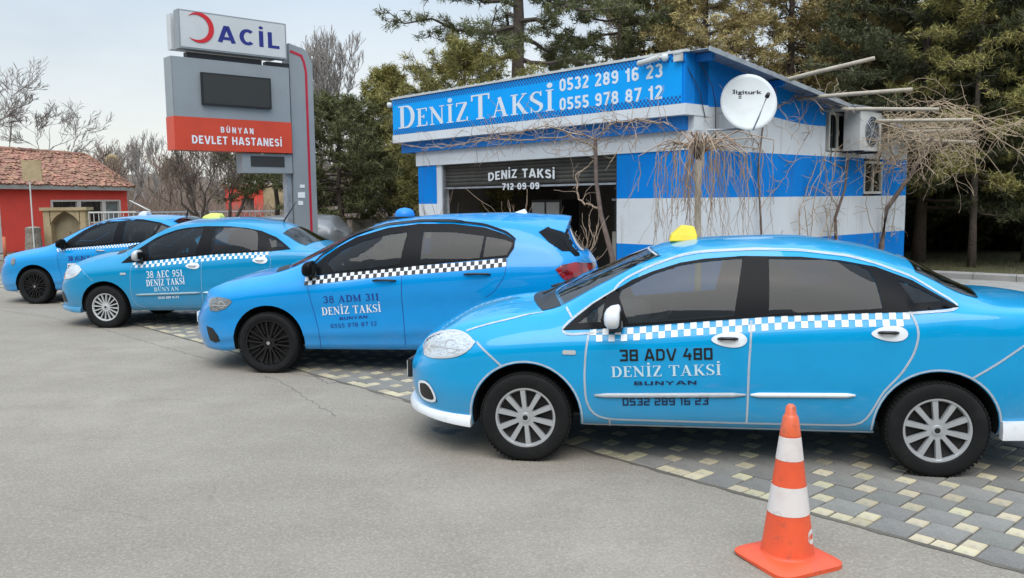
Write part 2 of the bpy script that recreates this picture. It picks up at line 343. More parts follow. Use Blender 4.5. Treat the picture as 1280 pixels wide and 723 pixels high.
MB().add([(-400, -60, -.012), (400, -60, -.012), (400, 900, -.012), (-400, 900, -.012)], [(0, 1, 2, 3)]).build('ground', M['soil'])['kind'] = 'structure'
BP = Vector((.774, 5.536)); E1 = Vector((.682, -.731)).normalized(); E2 = Vector((-E1.y, E1.x))
def bw(i, j, z=0): q = BP+E1*i+E2*j; return Vector((q.x, q.y, z))
# road on the camera's side of the paving edge
o = MB().add([(-70, -30, -.004), (40, -30, -.004), bw(30, -.0, -.004), bw(-20, -.0, -.004), (-22, 30.5, -.004), (-70, 30.5, -.004)], [(0, 1, 2, 3, 4, 5)]).build('road', M['asphalt']); o['kind'] = 'structure'
apron = MB().add([bw(12, 0, -.0075), bw(12, 16, -.0075), bw(-24, 16, -.0075), bw(-24, 0, -.0075)], [(0, 1, 2, 3)]).build('paved_apron', M['joint']); apron['kind'] = 'structure'
U = .1075; GAP = .009
def paver_mesh(nm, d, m):
    o = MB().box((0, 0, -.02), (d, d, .045), bev=.006).build(nm, m); me = o.data; bpy.data.objects.remove(o); return me
gm = paver_mesh('grey_paver', 2*U-GAP, M['grey_paver']); cmx = paver_mesh('cream_paver', U-GAP, M['cream_paver'])
big = []; small = []; occ = set()
jmax = int(6.3/U)
for a in range(-260, 200):
    for b in range(-130, 160):
        x, y = 2*a-b, a+2*b
        if -200 < x < 85 and -3 < y < jmax:
            full = y >= 0
            if full: big.append((x+1, y+1)); [occ.add((x+p, y+q)) for p in (0, 1) for q in (0, 1)]
            if y >= 0: small.append((x+2.5, y+.5)); occ.add((x+2, y))
for x in range(-198, 83):
    for y in (0, 1):
        if (x, y) not in occ: small.append((x+.5, y+.5))
def hz(i, j):
    q = bw(i*U, j*U); return q
yaw = math.atan2(E1.y, E1.x)
def vis(q):
    if q.y < 2: return False
    return abs(q.x/q.y) < .64
def near(q): return -q.length
def under_car(q):
    d = q.xy-Vector((.0812, 5.588)); x = d.x*math.cos(.1645)-d.y*math.sin(.1645); y = d.x*math.sin(.1645)+d.y*math.cos(.1645)
    return -.4 < x < 4 and .55 < y
for lst, me, nm, far, sz in ((big, gm, 'grey_paver', M['grey_paver_far'], 2*U-GAP), (small, cmx, 'cream_paver', M['cream_paver_far'], U-GAP)):
    pts = [(hz(i, j)) for i, j in lst]
    pts.sort(key=lambda q: (not (vis(q) and not under_car(q)), q.length))
    for q in pts[:295]:
        o = bpy.data.objects.new(nm, me); COL.objects.link(o); o.parent = apron
        o.location = (q.x+random.gauss(0, .0012), q.y+random.gauss(0, .0012), random.gauss(0, .0016))
        o.rotation_euler = (random.gauss(0, .008), random.gauss(0, .008), yaw+random.gauss(0, .012))
    mb = MB(); rz = Matrix.Rotation(yaw, 3, 'Z')
    for q in pts[295:]:
        if q.y > -1 and abs(q.x) < 22: mb.box((q.x, q.y, -.02+random.gauss(0, .0016)), (sz, sz, .045), rz @ Matrix.Rotation(random.gauss(0, .008), 3, 'X'), bev=.006)
    o = mb.build(nm, far, apron); o['kind'] = 'stuff'
# dirt and broken asphalt lip along the paving edge
mb = MB(); n = 260
for i in range(n):
    a, b = -18+i*.11, -18+(i+1)*.11
    w1, w2 = (.01+.035*abs(math.sin(i*.61)+.6*math.sin(i*1.9))/1.6, .01+.035*abs(math.sin((i+1)*.61)+.6*math.sin((i+1)*1.9))/1.6)
    mb.add([bw(a, .012, -.0008), bw(b, .012, -.0008), bw(b, -w2, -.0008), bw(a, -w1, -.0008)], [(0, 1, 2, 3)])
mb.build('road_edge_dirt', M['joint'])['kind'] = 'structure'
# cracks running along the patched road edge, and oil spots
rdc = random.Random(31)
def crack(pts, wd, nm='road_crack'):
    P = [Vector(p) for p in pts]; d = []
    for a, b in zip(P, P[1:]):
        k = max(2, int((b-a).length/.07)); n_ = Vector((-(b-a).y, (b-a).x)).normalized()
        d += [a.lerp(b, j/k)+n_*rdc.gauss(0, .012) for j in range(k)]
    d.append(P[-1]); ws = [wd*rdc.uniform(.25, 1.1) for _ in d]; mb = MB(); L_ = []; R_ = []
    for i, p in enumerate(d):
        q = d[min(i+1, len(d)-1)]-d[max(i-1, 0)]; nn = Vector((-q.y, q.x)).normalized()*ws[i]/2; L_.append(p+nn); R_.append(p-nn)
    n = len(d); mb.add([(v.x, v.y, -.0028) for v in L_+R_], [(i, i+1, n+i+1, n+i) for i in range(n-1)]); mb.build(nm, M['crack'])['kind'] = 'structure'
M['crack'] = mat('crack_dirt', (.155, .14, .115), .95)
M['oil'] = mat('oil_stained_asphalt', (.10, .09, .075), .6, noise=[(9, (.12, .11, .09), .45, .6)])
G2 = lambda px, py: gnd(px, py).xy
for pts in (((200, 415), (262, 432), (330, 462), (390, 470), (440, 478), (510, 492)), ((390, 468), (410, 480), (448, 470), (500, 480)), ((470, 492), (520, 506), (560, 520)), ((0, 388), (60, 396), (130, 412), (200, 432), (270, 452)), ((330, 470), (350, 476), (420, 520))):
    crack([G2(*p) for p in pts], .016)
for px, py, r in ((560, 539, .07), (546, 535, .03)):
    q = gnd(px, py); mb = MB(); n = 22; ph = rdc.random()*6; mb.add([(q.x+r*(1+.25*math.sin(3*t+ph)+.15*math.sin(5*t+1))*math.cos(t)*1.5, q.y+r*(1+.25*math.sin(3*t+ph)+.15*math.sin(5*t+1))*math.sin(t), -.0024) for t in [2*math.pi*k/n for k in range(n)]], [tuple(range(n))]); mb.build('oil_spot', M['oil'])['kind'] = 'structure'

# ------------------------------------------------------------------ lettering
def arc(cx, cy, rx, ry, a0, a1, n=10):
    return [(cx+rx*math.cos(R(a0+(a1-a0)*i/n)), cy+ry*math.sin(R(a0+(a1-a0)*i/n))) for i in range(n+1)]
TH, TN = .165, .06
def V_(x, y0=0, y1=1, t=TH): return ([(x, y0), (x, y1)], t)
def SR(x, y, w=.17, t=.055): return ([(x-w, y+(t/2 if y < .5 else -t/2)), (x+w, y+(t/2 if y < .5 else -t/2))], t)
SER = {   # glyph: (width, strokes as (points, thickness or thickness list))
 'D': (.80, [V_(.20), SR(.16, 0, .14), SR(.16, 1, .14), ([(.15, .97), (.38, .97)]+arc(.38, .5, .32, .47, 90, -90, 12)+[(.15, .03)], [.06, .06]+[.06+.12*math.sin(math.pi*i/12) for i in range(13)]+[.06])]),
 'E': (.70, [V_(.20), ([(.03, .97), (.60, .97)], .06), ([(.03, .03), (.62, .03)], .06), ([(.2, .52), (.46, .52)], .06), ([(.60, 1), (.60, .80)], .06), ([(.62, 0), (.62, .22)], .06), ([(.46, .62), (.46, .42)], .06)]),
 'N': (.86, [([(.15, 0), (.15, 1)], .06), ([(.70, 0), (.70, 1)], .06), ([(.12, .96), (.70, .04)], .17), SR(.15, 0, .12), SR(.09, 1, .09), SR(.70, 1, .13)]),
 'Z': (.70, [([(.08, .97), (.60, .97)], .06), ([(.06, .03), (.62, .03)], .06), ([(.55, .95), (.13, .05)], .17), ([(.08, 1), (.08, .80)], .06), ([(.62, 0), (.62, .22)], .06)]),
 'I': (.42, [V_(.21), SR(.21, 0), SR(.21, 1)]),
 'T': (.76, [V_(.38), SR(.38, 0), ([(.04, .97), (.72, .97)], .06), ([(.04, 1), (.04, .76)], .06), ([(.72, 1), (.72, .76)], .06)]),
 'A': (.86, [([(.14, .02), (.42, .98)], .06), ([(.40, .98), (.68, .02)], .17), ([(.23, .32), (.58, .32)], .055), SR(.13, 0, .12), SR(.69, 0, .15)]),
 'K': (.84, [V_(.20), SR(.20, 0), SR(.20, 1), ([(.26, .42), (.68, .97)], .06), ([(.36, .56), (.70, .03)], .17), SR(.72, 0, .13), SR(.66, 1, .12)]),
 'S': (.62, [(arc(.31, .74, .21, .23, 20, 205, 9)+arc(.31, .265, .22, .235, 20, -160, 9)[0:10], [.05, .05, .05, .06, .07, .09, .11, .13, .15, .16, .16, .15, .13, .10, .08, .06, .05, .05, .05, .05]), ([(.51, 1), (.51, .76)], .055), ([(.08, .0), (.08, .26)], .055)]),
 'B': (.76, [V_(.20), SR(.16, 0, .14), SR(.16, 1, .14), ([(.15, .97), (.36, .97)]+arc(.36, .745, .24, .225, 90, -90, 8)+[(.2, .52)], [.06, .06]+[.06+.1*math.sin(math.pi*i/8) for i in range(9)]+[.06]), ([(.36, .52)]+arc(.36, .275, .29, .245, 90, -90, 8)+[(.15, .03)], [.06]+[.06+.1*math.sin(math.pi*i/8) for i in range(9)]+[.06])]),
 'U': (.84, [([(.20, 1), (.20, .34)]+arc(.44, .30, .24, .26, 180, 360, 8)+[(.68, 1)], [.16, .16, .15, .12, .09, .07, .06, .06, .06, .06, .06, .06]), SR(.20, 1, .15), SR(.68, 1, .12)]),
 'Y': (.80, [V_(.40, 0, .48), SR(.40, 0), ([(.12, .98), (.40, .44)], .16), ([(.66, .98), (.42, .46)], .06), SR(.14, 1, .14), SR(.66, 1, .12)]),
 'C': (.74, [(arc(.42, .5, .31, .47, 45, 315, 16), [.05+.12*math.sin(math.pi*i/16) for i in range(17)]), ([(.64, .98), (.64, .70)], .055)]),
 'M': (1.0, [([(.15, 0), (.15, 1)], .06), V_(.82), ([(.14, .97), (.46, .05)], .16), ([(.46, .05), (.80, .97)], .06), SR(.15, 0, .12), SR(.82, 0, .15), SR(.10, 1, .1), SR(.86, 1, .12)]),
 '1': (.46, [V_(.25), SR(.25, 0), ([(.25, .96), (.08, .82)], .07)]),
 '3': (.62, [(arc(.28, .745, .22, .225, 150, -90, 10), .12), (arc(.28, .27, .25, .245, 90, -150, 10), .12)]),
 '8': (.66, [(arc(.33, .745, .19, .225, 0, 360, 14), .11), (arc(.33, .27, .23, .245, 0, 360, 14), .11)]),
 '5': (.62, [([(.56, .95), (.16, .95), (.14, .55)], .09), (arc(.28, .31, .25, .28, 120, -150, 10), .12)]),
 '9': (.66, [(arc(.33, .68, .22, .28, 0, 360, 14), .11), ([(.55, .68), (.52, .30), (.30, .05), (.12, .08)], .11)]),
 '0': (.66, [(arc(.33, .5, .22, .45, 0, 360, 16), .12)]),
 '7': (.60, [([(.06, .95), (.56, .95), (.26, 0)], .12)]),
 '2': (.62, [(arc(.31, .73, .22, .23, 160, -30, 8)+[(.08, .05), (.56, .05)], .11)]),
}
# bold condensed sans, drawn as strokes
w_ = .62
def cs(*strokes): return [(s_, .185) for s_ in strokes]
def ov(cx, cy, rx, ry, a0=0, a1=360, n=16): return arc(cx, cy, rx, ry, a0, a1, n)
CND = {
 '0': (.60, cs(ov(.30, .69, .19, .22, 0, 180, 8)+[(.11, .31)]+ov(.30, .31, .19, .22, 180, 360, 8)+[(.49, .69)])),
 '1': (.40, cs([(.27, 0), (.27, 1)], [(.27, .80), (.04, .72)])),
 '2': (.58, cs(ov(.29, .70, .185, .21, 165, -20, 9)+[(.12, .12), (.12, .09), (.54, .09)])),
 '3': (.58, cs(ov(.28, .725, .185, .185, 160, -75, 9), ov(.28, .29, .20, .205, 75, -160, 9))),
 '5': (.58, cs([(.52, .91), (.14, .91), (.12, .52)], ov(.27, .31, .21, .22, 135, -150, 10))),
 '6': (.60, cs(ov(.31, .70, .19, .21, 25, 180, 7)+[(.12, .31)], ov(.31, .31, .19, .22, 0, 360, 14))),
 '7': (.56, cs([(.03, .91), (.49, .91), (.20, 0)])),
 '8': (.60, cs(ov(.30, .72, .17, .19, 0, 360, 14), ov(.30, .30, .20, .21, 0, 360, 14))),
 '9': (.60, cs(ov(.29, .30, .19, .21, 205, 360, 7)+[(.48, .69)], ov(.29, .69, .19, .22, 0, 360, 14))),
 'A': (.72, cs([(.08, 0), (.32, .93), (.40, .93), (.64, 0)], [(.18, .25), (.54, .25)])), 'B': (.64, cs([(.11, .09), (.11, .91), (.34, .91)]+arc(.34, .71, .17, .20, 80, -80, 6)+[(.12, .5)], [(.34, .5)]+arc(.36, .295, .19, .205, 80, -90, 6)+[(.05, .09)])),
 'C': (.66, cs(ov(.35, .5, .25, .41, 48, 312, 14))), 'D': (.68, cs([(.11, .09), (.11, .91), (.30, .91)]+arc(.30, .5, .28, .41, 85, -90, 10)+[(.04, .09)])),
 'E': (.56, cs([(.52, .91), (.11, .91), (.11, .09), (.54, .09)], [(.12, .5), (.46, .5)])), 'H': (.68, cs([(.11, 0), (.11, 1)], [(.57, 0), (.57, 1)], [(.12, .5), (.56, .5)])),
 'I': (.22, cs([(.11, 0), (.11, 1)])), 'K': (.68, cs([(.11, 0), (.11, 1)], [(.12, .38), (.56, 1)], [(.26, .60), (.60, 0)])), 'L': (.54, cs([(.11, 1), (.11, .09), (.52, .09)])),
 'N': (.68, cs([(.11, 0), (.11, .95), (.16, .95), (.52, .05), (.57, .05), (.57, 1)])), 'S': (.62, cs(arc(.31, .70, .20, .21, 25, 215, 8)+arc(.31, .30, .21, .21, 45, -160, 9))),
 'T': (.60, cs([(.30, 0), (.30, .92)], [(.02, .91), (.58, .91)])), 'U': (.66, cs([(.11, 1), (.11, .32)]+arc(.33, .31, .22, .22, 190, 350, 8)+[(.55, .32), (.55, 1)])),
 'V': (.70, cs([(.07, 1), (.31, .05), (.39, .05), (.63, 1)])), 'Y': (.68, cs([(.34, 0), (.34, .45)], [(.07, 1), (.34, .42), (.61, 1)])), 'Z': (.60, cs([(.05, .91), (.50, .91), (.10, .09), (.56, .09)])),
 'M': (.80, cs([(.11, 0), (.11, .95), (.17, .95), (.40, .2), (.63, .95), (.69, .95), (.69, 0)])),
}
def bxp(*p): return (list(p), .17)
BOX = {
 '0': (.78, [bxp((.13, .09), (.13, .91), (.65, .91), (.65, .09), (.05, .09))]), '1': (.45, [bxp((.08, .88), (.28, .88), (.28, 0))]),
 '2': (.78, [bxp((.08, .91), (.65, .91), (.65, .5), (.13, .5), (.13, .09), (.70, .09))]), '3': (.78, [bxp((.08, .91), (.65, .91), (.65, .09), (.08, .09)), bxp((.25, .5), (.65, .5))]),
 '4': (.78, [bxp((.40, 1), (.12, .36), (.72, .36)), bxp((.56, .6), (.56, 0))]), '5': (.78, [bxp((.70, .91), (.13, .91), (.13, .53), (.65, .53), (.65, .09), (.06, .09))]),
 '6': (.78, [bxp((.66, .91), (.13, .91), (.13, .09), (.65, .09), (.65, .5), (.13, .5))]), '7': (.70, [bxp((.05, .91), (.60, .91), (.30, 0))]),
 '8': (.78, [bxp((.13, .09), (.13, .91), (.65, .91), (.65, .09), (.05, .09)), bxp((.13, .5), (.65, .5))]), '9': (.78, [bxp((.12, .09), (.65, .09), (.65, .91), (.13, .91), (.13, .5), (.65, .5))]),
 'A': (.86, [bxp((.08, 0), (.36, .94), (.48, .94), (.78, 0)), bxp((.22, .28), (.64, .28))]), 'D': (.82, [bxp((.14, .09), (.14, .91), (.55, .91), (.68, .75), (.68, .25), (.55, .09), (.05, .09))]),
 'V': (.86, [bxp((.08, 1), (.36, .06), (.48, .06), (.78, 1))]), 'B': (.80, [bxp((.14, .09), (.14, .91), (.60, .91), (.64, .5), (.66, .09), (.05, .09)), bxp((.14, .5), (.62, .5))]),
 'U': (.80, [bxp((.14, 1), (.14, .09), (.66, .09), (.66, 1))]), 'N': (.82, [bxp((.14, 0), (.14, .93), (.2, .93), (.62, .07), (.68, .07), (.68, 1))]),
 'Y': (.80, [bxp((.08, 1), (.38, .5), (.70, 1)), bxp((.39, .5), (.39, 0))]),
}
def stroke_quads(pts, th):
    n = len(pts); th = th if hasattr(th, '__len__') else [th]*n
    if len(th) < n: th = list(th)+[th[-1]]*(n-len(th))
    L_, R_ = [], []
    for i, p in enumerate(pts):
        d0 = Vector(pts[i])-Vector(pts[max(i-1, 0)]); d1 = Vector(pts[min(i+1, n-1)])-Vector(pts[i])
        if d0.length < 1e-9: d0 = d1
        if d1.length < 1e-9: d1 = d0
        n0 = Vector((-d0.y, d0.x)).normalized(); n1 = Vector((-d1.y, d1.x)).normalized(); m = (n0+n1)
        if m.length < 1e-6: m = n0
        m.normalize(); k = min(1/max(m.dot(n0), .5), 1.6)
        L_.append(Vector(p)+m*th[i]/2*k); R_.append(Vector(p)-m*th[i]/2*k)
    vs = L_+R_; return [(v.x, v.y) for v in vs], [(i, i+1, n+i+1, n+i) for i in range(n-1)]
_bf = {}
def bglyph(ch, bold):
    k = (ch, bold)
    if k not in _bf:
        c = bpy.data.curves.new('letter', 'FONT'); c.body = ch; c.offset = bold; c.resolution_u = 3
        o = bpy.data.objects.new('letter', c); me = bpy.data.meshes.new_from_object(o)
        vs = [(v.co.x, v.co.y) for v in me.vertices]; fs = [tuple(p.vertices) for p in me.polygons]
        bpy.data.objects.remove(o); bpy.data.curves.remove(c); bpy.data.meshes.remove(me)
        _bf[k] = (vs, fs)
    return _bf[k]
def text2d(s, font='sans', bold=.03, gap=.06, small=None):
    """2D letters: list of (verts, faces, layer), cap height 1, and the total width."""
    out = []; x = 0
    for i, ch in enumerate(s):
        if ch == ' ': x += .42; continue
        base = {'İ': 'I', 'Ü': 'U'}.get(ch, ch); sc = 1 if (small is None or i in small) else .78
        if font == 'sans':
            vs, fs = bglyph(base, bold); 
            if not vs: x += .4; continue
            x0 = min(v[0] for v in vs); x1 = max(v[0] for v in vs); hgt = 1/.70
            out.append(([((v[0]-x0)*hgt*sc+x, v[1]*hgt*sc) for v in vs], fs, 0)); wd = (x1-x0)*hgt*sc
        else:
            wd, st = {'serif': SER, 'box': BOX, 'cond': CND}[font][base]; wd *= sc
            for k, (p, t) in enumerate(st):
                vs, fs = stroke_quads(p, t); out.append(([(a*sc+x, b*sc) for a, b in vs], fs, k))
        if ch == 'İ': out.append(([(x+wd/2+.10*math.cos(a), sc*1.20+.10*math.sin(a)) for a in [math.pi/4*q for q in range(8)]], [tuple(range(8))], 1))
        if ch == 'Ü': [out.append(([(x+wd*q+.075*math.cos(a), sc*1.18+.075*math.sin(a)) for a in [math.pi/4*g for g in range(8)]], [tuple(range(8))], 1)) for q in (.3, .7)]
        x += wd+gap
    return out, x-gap
def lay_text(s, p0, p1, cap, fn, mb=None, **k):
    """Put a line of text with its baseline from p0 to p1 (2D) through fn(x, y, lift)."""
    g, wd = text2d(s, **k); mb = mb or MB(); d = Vector(p1)-Vector(p0); ln = d.length; d.normalize(); up = Vector((-d.y, d.x))
    if up.y < 0: up = -up
    sx = ln/wd
    for vs, fs, lay in g:
        mb.add([fn(*(Vector(p0)+d*(a*sx)+up*(b*cap)), lay*.0003) for a, b in vs], fs)
    return mb

# ------------------------------------------------------------------ cars
def pchip(pts):
    xs = np.array([p[0] for p in pts], float); ys = np.array([p[1] for p in pts], float)
    h = np.diff(xs); d = np.diff(ys)/h; m = np.zeros(len(xs))
    for i in range(1, len(xs)-1):
        if d[i-1]*d[i] > 0: w1, w2 = 2*h[i]+h[i-1], h[i]+2*h[i-1]; m[i] = (w1+w2)/(w1/d[i-1]+w2/d[i])
    m[0], m[-1] = d[0], d[-1]
    def f(x):
        x = min(max(x, xs[0]), xs[-1]); i = min(int(np.searchsorted(xs, x, 'right'))-1, len(h)-1); i = max(i, 0)
        t = (x-xs[i])/h[i]; t2, t3 = t*t, t*t*t
        return (2*t3-3*t2+1)*ys[i]+(t3-2*t2+t)*h[i]*m[i]+(-2*t3+3*t2)*ys[i+1]+(t3-t2)*h[i]*m[i+1]
    return f
class Car:
    def __init__(s, spec, hub, th, zk=1., name='taxi', label='', paint=None, group=None):
        s.sp = spec; s.half = spec['half']; s.zk = zk
        s.fn = {k: pchip([(a, b) for a, b in spec[k]]) for k in ('zr', 'ze', 'we', 'zb', 'zs')}
        s.uf, s.ur = spec['uf'], spec['ur']
        hy = spec['hubplane']; loc = Vector((hub[0]+math.sin(th)*hy, hub[1]+math.cos(th)*hy, 0))
        s.root = empty(name, loc, -th, label, 'car', group); s.mw = Matrix.Translation(loc) @ Matrix.Rotation(-th, 4, 'Z'); s.inv = s.mw.inverted()
        s.paint = paint; s.make_body()
    def Z(s, z): return z if z < .3 else .3+(z-.3)*s.zk
    def section(s, u, w):
        g = lambda k: s.fn[k](u)
        zs, zb, ze, zr = g('zs'), g('zb'), g('ze'), g('zr'); we = min(g('we'), w*.93)
        ze = min(ze, zr-.004)
        pts = []
        for i in range(s.K1+1):
            q = i/s.K1; z = zs+(zb-zs)*q
            pts.append((w*s.prof(q), z))
        y0 = pts[-1][0]
        for i in range(1, s.K2+1):
            q = i/s.K2; pts.append((y0+(we-y0)*q+.034*math.sin(math.pi*q)*(1 if ze-zb > .25 else .4), zb+(ze-zb)*q))
        for i in range(1, s.K3+1):
            q = i/s.K3; y = we*math.cos(q*math.pi/2) if False else we*(1-q)
            pts.append((y, ze+(zr-ze)*(1-(y/we)**2.3)))
        return [(y, s.Z(z)) for y, z in pts]
    def make_body(s):
        sp = s.sp; s.K1, s.K2, s.K3 = 22, 6, 12; s.prof = pchip(sp['prof'])
        N = 26; us = []
        n, Lf, Lr = sp['nf'], sp['Lf'], sp['Lr']; nr = sp['nr']
        for i in range(1, N+1):
            t = math.pi/2*(i/N)**1.15; us.append((s.uf+Lf*(1-math.cos(t)**(2/n)), math.sin(t)**(2/n)))
        a, b = s.uf+Lf, s.ur-Lr; m = int((b-a)/.035)
        for i in range(1, m): us.append((a+(b-a)*i/m, 1.))
        for i in range(N, 0, -1):
            t = math.pi/2*(i/N)**1.15; us.append((s.ur-Lr*(1-math.cos(t)**(2/nr)), math.sin(t)**(2/nr)))
        plan = pchip(sp['plan']); rows = []
        for u, w in us:
            sec = s.section(u, s.half*w*plan(u)); row = []
            ff = max(0, 1-(u-s.uf)/.5); fr = max(0, 1-(s.ur-u)/.4)
            for y, z in sec:
                du = sp['nose'](z/s.zk)*ff**1.2 - sp['tail'](z/s.zk)*fr**1.2
                row.append((u+du, y, z))
            rows.append(row)
        K = len(rows[0]); mb = MB()
        for row in rows:
            mb.v += [(u, -y, z) for u, y, z in row]+[(u, y, z) for u, y, z in row[-2::-1]]
        W = 2*K-1
        for i in range(len(rows)-1):
            for k in range(W-1): mb.f.append((i*W+k, i*W+k+1, (i+1)*W+k+1, (i+1)*W+k))
            mb.f.append((i*W+W-1, i*W, (i+1)*W, (i+1)*W+W-1))
        mb.f.append(tuple(range(W))); mb.f.append(tuple((len(rows)-1)*W+k for k in range(W)))
        mb.m = [0]*len(mb.f)
        body = mb.build('body', [s.paint, M['liner']], s.root, smooth=True)
        s.bvh = BVHTree.FromPolygons([v.co.copy() for v in body.data.vertices], [tuple(p.vertices) for p in body.data.polygons])
        # wheel arches
        cut = MB()
        for u in (0, sp['wb']):
            for sg in (-1, 1):
                r = sp['arch']; n_ = 40; cz = sp['archz']
                vs = []
                for y in (sg*(s.half+.1), sg*(s.half-.40)):
                    vs += [(u+r*math.cos(2*math.pi*k/n_), y, cz+r*(1.0 if math.sin(2*math.pi*k/n_) > 0 else 1.3)*math.sin(2*math.pi*k/n_)) for k in range(n_)]
                cut.add(vs, [tuple(range(n_)), tuple(range(2*n_-1, n_-1, -1))]+[(k, n_+k, n_+(k+1) % n_, (k+1) % n_) for k in range(n_)], 0)
        co = cut.build('cutter', M['liner']); md = body.modifiers.new('arches', 'BOOLEAN'); md.operation = 'DIFFERENCE'; md.object = co; md.solver = 'EXACT'; md.material_mode = 'TRANSFER'
        co.parent = None; bpy.context.view_layer.update(); body_w = body.matrix_world.copy(); co.matrix_world = body_w
        bpy.context.view_layer.update()
        me = bpy.data.meshes.new_from_object(body.evaluated_get(bpy.context.evaluated_depsgraph_get()))
        body.modifiers.clear(); body.data = me; me.name = 'body'
        bpy.data.objects.remove(co)
        bm = bmesh.new(); bm.from_mesh(me)
        for e in bm.edges:
            e.smooth = not (len(e.link_faces) == 2 and e.calc_face_angle(0) > R(38))
        for f in bm.faces: f.smooth = True
        bm.to_mesh(me); bm.free(); s.body = body
    def bool_cut(s, mb):
        co = mb.build('cutter', M['cabin']); body = s.body
        md = body.modifiers.new('cut', 'BOOLEAN'); md.operation = 'DIFFERENCE'; md.object = co; md.solver = 'EXACT'; md.material_mode = 'TRANSFER'
        bpy.context.view_layer.update(); co.matrix_world = body.matrix_world.copy(); bpy.context.view_layer.update()
        me = bpy.data.meshes.new_from_object(body.evaluated_get(bpy.context.evaluated_depsgraph_get()))
        body.modifiers.clear(); body.data = me; me.name = 'body'; bpy.data.objects.remove(co)
    def open_cabin(s, panes, screen, rear, u0=.34, u1=2.72):
        # hollow the cabin, then cut the window openings and fit the inside
        rows = []; m_ = 34
        for i in range(m_+1):
            u = u0+(u1-u0)*i/m_; sec = s.section(u, s.half); row = [(max(0, sec[9][0]-.07), .40)]
            row += [(max(.02, y-.065), max(.41, z-.045*(1 if z > s.Z(1.0) else 0))) for y, z in sec if z > .42][:-1]; top = sec[-1][1]-.05; row.append((0., top)); rows.append((u, row))
        K = min(len(r) for _, r in rows); mb = MB()
        for u, row in rows:
            row = row[:1]+row[len(row)-K+1:]; mb.v += [(u, -y, z) for y, z in row]+[(u, y, z) for y, z in row[-2::-1]]
        W = 2*K-1
        for i in range(m_): 
            for k in range(W): mb.f.append((i*W+k, i*W+(k+1) % W, (i+1)*W+(k+1) % W, (i+1)*W+k))
        mb.f += [tuple(range(W)), tuple(m_*W+k for k in range(W))]; mb.m = [0]*len(mb.f); s.bool_cut(mb)
        for P_ in panes:
            n = len(P_); mb = MB(); mb.add([(x, -1.3, z) for x, z in P_]+[(x, 1.3, z) for x, z in P_], [tuple(range(n)), tuple(range(2*n-1, n-1, -1))]+[(i, n+i, n+(i+1) % n, (i+1) % n) for i in range(n)]); s.bool_cut(mb)
        for P_, z0 in ((screen, s.Z(.93)), (rear, s.Z(1.0))):
            n = len(P_); mb = MB(); mb.add([(x, y, z0) for x, y in P_]+[(x, y, 2.2) for x, y in P_], [tuple(range(n)), tuple(range(2*n-1, n-1, -1))]+[(i, n+i, n+(i+1) % n, (i+1) % n) for i in range(n)]); s.bool_cut(mb)
        bm = bmesh.new(); bm.from_mesh(s.body.data)
        for e in bm.edges: e.smooth = not (len(e.link_faces) == 2 and e.calc_face_angle(0) > R(38))
        for f in bm.faces: f.smooth = True
        bm.to_mesh(s.body.data); bm.free()
        for u, y, hh in ((1.62, -.36, 0), (1.62, .36, 0), (2.42, -.36, .02), (2.42, .36, .02)):
            rot = Matrix.Rotation(R(17), 3, 'Y'); o = MB().box((u-.28, y, .52), (.50, .48, .16), bev=.05).build('seat', M['seat'], s.root, angle=50)
            MB().box((u+.02, y, s.Z(.84+hh)), (.12, .46, .56), rot, bev=.05).build('backrest', M['seat'], o, angle=50); MB().box((u+.13, y, s.Z(1.19+hh)), (.08, .25, .16), rot, bev=.04).build('headrest', M['seat'], o, angle=50)
        MB().box((.62, 0, .84), (.42, 1.36, .20), bev=.06).build('dashboard', M['cabin'], s.root, angle=50)
        c = Vector((.93, -.36, s.Z(.93))); rot = Matrix.Rotation(R(-62), 3, 'Y'); mb = MB()
        mb.tube([c+rot @ Vector((.185*math.cos(t), .185*math.sin(t), 0)) for t in [2*math.pi*k/24 for k in range(25)]], .014, 6, cap=False)
        for t in (.0, 2.2, 4.1): mb.tube([c, c+rot @ Vector((.18*math.cos(t), .18*math.sin(t), 0))], .013, 5)
        mb.tube([c, c+Vector((-.28, 0, -.12))], .03, 6); mb.build('steering_wheel', M['black'], s.root)
        MB().box((.98, 0, s.Z(1.27)), (.03, .22, .06), bev=.01).build('interior_mirror', M['black'], s.root)
    # --- the surface
    def hit(s, px, py):
        o = s.inv @ EYEP; d = ((s.inv.to_3x3()) @ ray(px, py)).normalized()
        h, nrm, i, dist = s.bvh.ray_cast(o, d)
        if h is None or h.y > .75*s.half:
            t = (-s.half*.93-o.y)/d.y; h = o+d*t
        return h
    def uz(s, pts): return [(q.x, q.z) for q in (s.hit(*p) for p in pts)]
    def uv(s, pts): return [(q.x, q.y) for q in (s.hit(*p) for p in pts)]
    def sp_side(s, u, z, lift=0, sg=-1):
        h, nrm, i, d = s.bvh.ray_cast(Vector((u, sg*2, z)), Vector((0, -sg, 0)))
        if h is None or h.y*sg < 0:
            h, nrm, i, d = s.bvh.find_nearest(Vector((u, sg*s.half*.9, z)))
        if nrm.y*sg < 0: nrm = -nrm
        return h+nrm*lift
    def sp_top(s, u, v, lift=0):
        h, nrm, i, d = s.bvh.ray_cast(Vector((u, v, 3)), Vector((0, 0, -1)))
        if h is None: h, nrm, i, d = s.bvh.find_nearest(Vector((u, v, 1)))
        if nrm.z < 0: nrm = -nrm
        return h+nrm*lift
